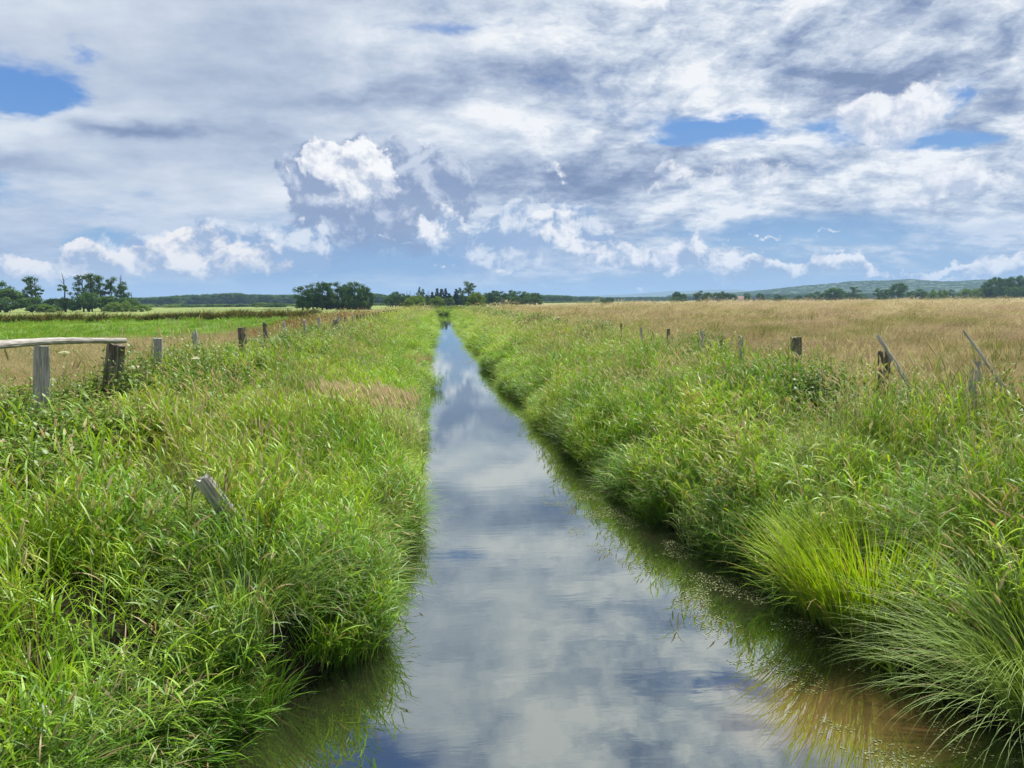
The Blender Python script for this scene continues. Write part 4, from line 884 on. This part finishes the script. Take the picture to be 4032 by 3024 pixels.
for k, (px, top, w) in enumerate([(1196, 1128, 62), (1236, 1114, 62), (1272, 1110, 60), (1305, 1114, 56), (1338, 1111, 60), (1370, 1110, 60), (1398, 1111, 58), (1422, 1117, 50), (1444, 1130, 48)]):
    plant(('oak', 'dalder', 'oak', 'dalder')[k % 4], px, top, w * 1.1, 232 + (k * 37 % 17), lab[k], g2)
for k, (px, top, w) in enumerate([(1215, 1165, 70), (1290, 1160, 90), (1370, 1162, 80), (1430, 1168, 60), (1330, 1180, 70)]):
    plant('bush', px, top, w, 240 + k, 'dark undergrowth beneath the dark meadow clump', 'undergrowth of the dark meadow clump')
g3 = 'trees behind the far end of the stream'
for a in [('mid', 1560, 1148, 44, 340, 'rounded dark tree left of the bare topped row behind the stream'), ('mid', 1588, 1156, 40, 345, 'lower dark tree next to the rounded one behind the stream'),
          ('snag', 1605, 1145, 16, 342, 'first thin bare topped tree left of the stream end'), ('snag', 1618, 1143, 16, 350, 'second thin bare topped tree left of the stream end'), ('snag', 1635, 1150, 18, 346, 'third thin bare topped tree left of the stream end'),
          ('alder', 1652, 1130, 26, 344, 'tall open crowned tree behind the first willow by the stream'), ('alder', 1672, 1138, 24, 348, 'narrow tree just right of the tall open crowned one'), ('snag', 1688, 1142, 18, 344, 'thin gapped tree left of the spruces'),
          ('spruce', 1705, 1150, 28, 350, 'short spruce left of the pair of tall spruces'), ('spruce', 1724, 1136, 30, 345, 'taller left spruce behind the stream end'), ('spruce', 1742, 1138, 30, 352, 'second tall spruce behind the stream end'), ('spruce', 1757, 1136, 26, 358, 'slim spruce right of the tall pair'),
          ('spruce', 1770, 1155, 34, 343, 'broad low spruce between the stream end and the high poplar'), ('pale', 1772, 1172, 34, 330, 'pale rounded small tree before the broad low spruce'),
          ('spruce', 1798, 1138, 30, 348, 'dark spire left of the high poplar'), ('alder', 1815, 1132, 32, 350, 'dark ragged tree hard against the high poplar'), ('poplar', 1848, 1107, 66, 345, 'highest tree behind the stream, an airy spreading poplar'),
          ('mid', 1895, 1160, 44, 348, 'dark tree right of the high poplar'), ('snag', 1905, 1150, 20, 352, 'thin dead tree in the gap right of the high poplar'),
          ('mid', 1540, 1168, 44, 338, 'low tree at the left end of the group behind the stream')]:
    plant(*a, g3)
for k in range(13): plant('bush', 1548 + k * 28, 1160 + (k * 5) % 9, 52, 356 + k % 3, 'dark understorey filling the tree row behind the stream end', 'understorey behind the stream end')
g4 = 'round willow bushes at the far end of the stream'
plant('willow', 1612, 1176, 58, 214, 'smaller willow leaning against the left willow at the stream end', g4); plant('willow', 1640, 1164, 78, 218, 'left large round willow bush at the stream end', g4)
plant('willow', 1722, 1167, 64, 222, 'middle round willow bush right above the end of the stream', g4); plant('willow', 1878, 1151, 80, 220, 'right and highest round willow bush near the stream end', g4)
plant('willow', 1846, 1190, 26, 215, 'small dark shrub at the foot of the highest willow', g4)
plant('willow', 1941, 1192, 22, 262, 'left of two tiny round bushes before the dark wood', 'tiny bushes before the dark wood'); plant('willow', 1981, 1193, 20, 262, 'right of two tiny round bushes before the dark wood', 'tiny bushes before the dark wood')
g5 = 'trees of the dark wood right of the stream'
for k, (px, top) in enumerate([(1925, 1152), (1952, 1144), (1980, 1147), (2008, 1143), (2036, 1146), (2062, 1148), (2088, 1153), (2108, 1153)]):
    plant(('oak', 'mid', 'oak')[k % 3] if k % 3 != 1 else 'oak', px, top, 50, 372 + k * 5, 'dark rounded tree in the dense wood right of the stream, all alike', g5)
for k in range(6): plant('bush', 1925 + k * 36, 1168, 52, 372, 'dark understorey of the dense wood right of the stream', 'understorey of the dense wood')
g6 = 'single trees along the right horizon'
for a in [('oak', 2372, 1172, 24, 420, 'left of the small dark tree pair in mid distance, right of centre'), ('oak', 2398, 1168, 34, 424, 'right of the small dark tree pair in mid distance, right of centre'), ('willow', 2386, 1189, 26, 400, 'light green shrub below the small dark tree pair'),
          ('bush', 2573, 1186, 22, 400, 'lone tiny dark shrub on the horizon of the tan field'),
          ('oak', 2664, 1146, 36, 450, 'dark tree behind the grey green pair on the horizon'), ('pale', 2686, 1154, 32, 448, 'grey green tree right of the dark one on the horizon'), ('pale', 2655, 1166, 40, 440, 'low grey green tree left of the dark one on the horizon'),
          ('oak', 2752, 1143, 44, 460, 'left rounded oak of the horizon pair near the mast'), ('mid', 2782, 1149, 38, 464, 'second rounded oak of the horizon pair near the mast'),
          ('oak', 2822, 1150, 42, 470, 'left tree of the wide dark three below the mast hill'), ('oak', 2850, 1145, 42, 472, 'middle tree of the wide dark three below the mast hill'), ('oak', 2882, 1156, 34, 470, 'right tree of the wide dark three below the mast hill'),
          ('oak', 2938, 1152, 28, 475, 'narrow dark tree right of the white cottage'), ('oak', 2990, 1153, 32, 480, 'dark tree second right of the white cottage'), ('bush', 2967, 1176, 16, 470, 'tiny dark bush between two dark trees by the cottage'),
          ('oak', 3060, 1156, 30, 490, 'small round dark tree beside a pale one'), ('pale', 3085, 1162, 18, 486, 'small pale tree beside the round dark one'), ('oak', 3144, 1161, 24, 495, 'lone small dark ball shaped tree'),
          ('mid', 3180, 1153, 36, 505, 'soft dark tree left of the tall shaded one'), ('oak', 3216, 1146, 42, 500, 'shaded tree left of the large light domed tree'),
          ('oak', 3268, 1132, 50, 512, 'dark crown behind the large light domed tree'), ('mid', 3285, 1133, 84, 505, 'large light domed tree on the right horizon'),
          ('dalder', 3354, 1128, 56, 500, 'open flat topped dark tree on the right horizon'), ('pale', 3386, 1155, 42, 520, 'pale rounded tree right of the open flat topped one'), ('pale', 3330, 1158, 30, 518, 'pale low tree left of the open flat topped one'),
          ('alder', 3450, 1133, 44, 500, 'ragged olive tree left of the big solitary oak'), ('alder', 3480, 1137, 44, 498, 'olive tree touching the big solitary oak'), ('oak', 3530, 1113, 70, 500, 'big solitary dark oak, tallest on the right horizon', None, 0),
          ('pale', 3480, 1150, 30, 520, 'pale tree behind the olive tree by the big oak'), ('mid', 3597, 1137, 80, 520, 'wide grey green dome right of the big solitary oak'), ('willow', 3655, 1142, 60, 515, 'yellowish dome in the middle of the hedge on the right'),
          ('willow', 3705, 1139, 48, 518, 'second yellowish dome in the hedge on the right'), ('oak', 3734, 1138, 34, 520, 'dark dome ending the hedge on the right'), ('oak', 3668, 1138, 20, 530, 'dark tip peering over the yellowish dome'),
          ('willow', 3800, 1135, 70, 520, 'first broad olive dome left of the far right wood'), ('willow', 3845, 1134, 60, 520, 'second broad olive dome left of the far right wood'), ('pale', 3765, 1152, 34, 530, 'low pale dome in the hedge gap on the right')]:
    plant(*a[:6], g6, a[7] if len(a) > 7 else None, .3)
g7 = 'trees of the high dark wood at the right edge'
for k, (px, top) in enumerate([(3885, 1100), (3915, 1091), (3950, 1096), (3980, 1090), (4010, 1085), (4045, 1088), (4085, 1092)]):
    plant('oak', px, top, 62, 520 + k * 4, 'high dark tree in the solid wood at the right picture edge, all alike', g7)
for k in range(6): plant('bush', 3885 + k * 32, 1130, 70, 516, 'dark understorey of the solid wood at the right edge', 'understorey of the right edge wood')
# little white farmhouse with a red roof below the hill
def house(px, Y, w, d, h, rh, label, rot):
    x = at_px(px, Y); e = empty('cottage', (x, Y, float(ground(x, Y)) - .1), rot)
    mw, t, out = material('white_render'); principled(t, out, (.75, .74, .70), .8); mr, t, out = material('red_tiles'); principled(t, out, (.20, .12, .095), .8)
    a, b = w / 2, d / 2
    mesh_obj('wall', [(-a, -b, 0), (a, -b, 0), (a, b, 0), (-a, b, 0), (-a, -b, h), (a, -b, h), (a, b, h), (-a, b, h), (-a, 0, h + rh), (a, 0, h + rh)],
             [(0, 1, 5, 4), (1, 2, 6, 9, 5), (2, 3, 7, 6), (3, 0, 4, 8, 7)], mw, e)
    o = .4; mesh_obj('roof', [(-a - o, -b - o, h - .2), (a + o, -b - o, h - .2), (a + o, 0, h + rh + .12), (-a - o, 0, h + rh + .12), (a + o, b + o, h - .2), (-a - o, b + o, h - .2),
             (-a - o, -b - o, h - .4), (a + o, -b - o, h - .4), (a + o, b + o, h - .4), (-a - o, b + o, h - .4)],
             [(0, 1, 2, 3), (3, 2, 4, 5), (6, 7, 1, 0), (8, 9, 5, 4)], mr, e)
    tag(e, label, 'house'); return e
house(2905, 640, 9, 7, 2.6, 2.2, 'tiny white cottage with a reddish roof below the wooded hill', .2)
# ------------------------------------------------------------------ hills and far woods
def hill(name, prof, Y, depth, mat, cols=160, rows=14):
    """a real ridge: the crest profile is given by photo columns, its foot reaches towards us"""
    vs = []; fs_ = []
    pxs = np.linspace(prof[0][0], prof[-1][0], cols)
    for i in range(rows + 1):
        f = i / rows; yy = Y - depth * (1 - f) if f < .7 else Y - depth * (1 - f)
        for px in pxs:
            top = np.interp(px, [a for a, _ in prof], [b for _, b in prof])
            zt = z_of(px, top, Y); x = at_px(px, Y)
            prof_f = math.sin(min(1, f / .8) * math.pi / 2) ** 1.3 if f < .8 else 1 - (f - .8) * .6
            n_ = (fbm(x, yy, Y * .07, 6) - .5) * .55 * math.sin(f * math.pi)
            vs.append((x * (1 - (1 - f) * .05), yy, 1.0 + (zt - 1.0) * max(0, prof_f + n_)))
    for i in range(rows):
        for j in range(cols - 1): a = i * cols + j; fs_.append((a, a + 1, a + cols + 1, a + cols))
    o = mesh_obj(name, vs, fs_, mat, smooth=True); tag(o, kind='structure'); return o, np.array(vs).reshape(rows + 1, cols, 3)
m_hill, t, out = material('hill_ground'); p = geo_pos(t); principled(t, out, t.mix(t.noise(p, .01, 6, .7), (.02, .045, .015), (.05, .09, .03)), .95)
hA, gA = hill('hill', [(2620, 1164), (2750, 1160), (2850, 1156), (3000, 1143), (3093, 1131), (3180, 1122), (3270, 1112), (3330, 1115), (3400, 1114), (3450, 1109), (3600, 1110), (3700, 1111), (3870, 1105), (3960, 1100), (4100, 1104), (4500, 1115), (5200, 1150)], 2600, 700, m_hill)
hB, gB = hill('far_hill', [(2200, 1176), (2330, 1166), (2450, 1158), (2600, 1151), (2700, 1147), (2780, 1145), (2850, 1142), (2885, 1147), (2940, 1157), (3100, 1170)], 7500, 1500, m_hill, 90, 8)
# mast on the far hill
mv = []; mf = []
tube(mv, mf, [Vector((0, 0, 0)), Vector((0, 0, 26)), Vector((0, 0, 48)), Vector((0, 0, 60))], [3.2, 3.0, 1.8, .8], 8)
mm, t, out = material('mast_concrete'); principled(t, out, (.35, .34, .33), .8)
x = at_px(2793, 7400); mo = mesh_obj('radio_mast', mv, mf, mm, loc=(x, 7400, z_of(2793, 1147, 7400) - 20)); tag(mo, 'thin grey radio mast on the blue far hill', 'mast')
# far woods: crowns of several shapes, too many and too small to count
def crown_only(kind, seed, mat):
    tr, cr = tree_meshes(kind, seed, mat); o = bpy.data.objects.new('crown', cr); return o
VF = [crown_only('round', 5, C_DARK), crown_only('round', 6, C_MID), crown_only('alder', 8, C_DARK), crown_only('round', 9, C_DARK)]
VFs = VF[:2] + [crown_only('spruce', 3, C_CON)]
VB = [crown_only('willow', 12, C_WIL), crown_only('willow', 13, C_PALE), crown_only('willow', 14, C_MID)]
def wood(name, label, variants, rows_, jit=1.0, wide=1.0):
    """rows_: (photo column from, to, crest row from, to, distance, count, crown width in m)"""
    P = []; RT = []; S = []
    for px0, px1, t0, t1, Y, n, cw in rows_:
        for _ in range(n):
            f = rnd.random(); px = px0 + (px1 - px0) * f; yy = Y * (1 + rnd.uniform(-.02, .06) * jit); x = at_px(px, yy)
            H = (z_of(px, t0 + (t1 - t0) * f, yy) - 1.2) * rnd.uniform(.78, 1.05); w = cw * rnd.uniform(.8, 1.3)
            P.append((x, yy, 1.2 - H * .12)); RT.append((0, 0, rnd.random() * TAU)); S.append((w * wide, w * wide, H * 1.12))
    return scatter(name, label, variants, P, RT, S, [rnd.randrange(len(variants)) for _ in P], [rnd.random() for _ in P])
wood('far_woods', 'dark far off woods closing the left horizon', VF, [(515, 700, 1176, 1166, 820, 90, 14), (520, 1180, 1172, 1161, 1000, 420, 15), (690, 960, 1165, 1154, 900, 130, 14), (960, 1180, 1160, 1163, 900, 90, 14), (1440, 1560, 1152, 1168, 760, 90, 12), (1440, 1600, 1166, 1170, 900, 80, 12), (-500, 30, 1180, 1180, 900, 160, 14)])
wood('middle_woods', 'bluish woods behind the field right of the dark wood', VF, [(2090, 2240, 1160, 1165, 900, 90, 12), (2130, 2360, 1167, 1168, 1100, 150, 13), (2340, 2660, 1171, 1168, 1500, 200, 15), (2640, 3000, 1168, 1162, 1700, 220, 18), (3000, 3950, 1158, 1150, 1500, 420, 18)])
wood('shrub_belt', 'pale green willow shrubs along the foot of the far woods', VB, [(540, 700, 1198, 1196, 560, 14, 9), (660, 1180, 1199, 1195, 520, 60, 9), (1450, 1570, 1194, 1194, 520, 26, 8), (2120, 2350, 1186, 1184, 760, 40, 9), (1000, 1110, 1192, 1192, 420, 10, 7), (2350, 2700, 1183, 1180, 1100, 50, 12), (3000, 3900, 1170, 1165, 900, 60, 9)], 2)
# the hillside forest
P = []; S = []; RT = []
H_, W_ = gA.shape[:2]
for _ in range(9000):
    i = rnd.uniform(0, H_ - 1.001); j = rnd.uniform(0, W_ - 1.001); i0, j0 = int(i), int(j); fi, fj = i - i0, j - j0
    q = (gA[i0, j0] * (1 - fi) + gA[i0 + 1, j0] * fi) * (1 - fj) + (gA[i0, j0 + 1] * (1 - fi) + gA[i0 + 1, j0 + 1] * fi) * fj
    s = rnd.uniform(13, 27); P.append((q[0], q[1], q[2] - s * .72)); S.append((s, s, s * .8)); RT.append((0, 0, rnd.random() * TAU))
scatter('hillside_forest', 'forest covering the long hill on the right', [VF[0], VF[1], crown_only('round', 31, C_PALE)], P, RT, S, [rnd.choice((0, 1, 1, 2)) for _ in P], [rnd.random() for _ in P])
# ------------------------------------------------------------------ air
hz = mesh_obj('haze', [(x_, y_, z_) for z_ in (-3.0, 135.0) for (x_, y_) in ((-9500, -300), (9500, -300), (9500, 12500), (-9500, 12500))],
              [(3, 2, 1, 0), (4, 5, 6, 7), (0, 1, 5, 4), (1, 2, 6, 5), (2, 3, 7, 6), (3, 0, 4, 7)])
mh, t, out = material('haze'); pv = t.n.new('ShaderNodeVolumePrincipled'); pv.inputs['Density'].default_value = .00016; pv.inputs['Color'].default_value = (.42, .64, .95, 1)
t.l.new(pv.outputs[0], out.inputs['Volume']); hz.data.materials.append(mh); tag(hz, kind='stuff'); hz.display_type = 'WIRE'
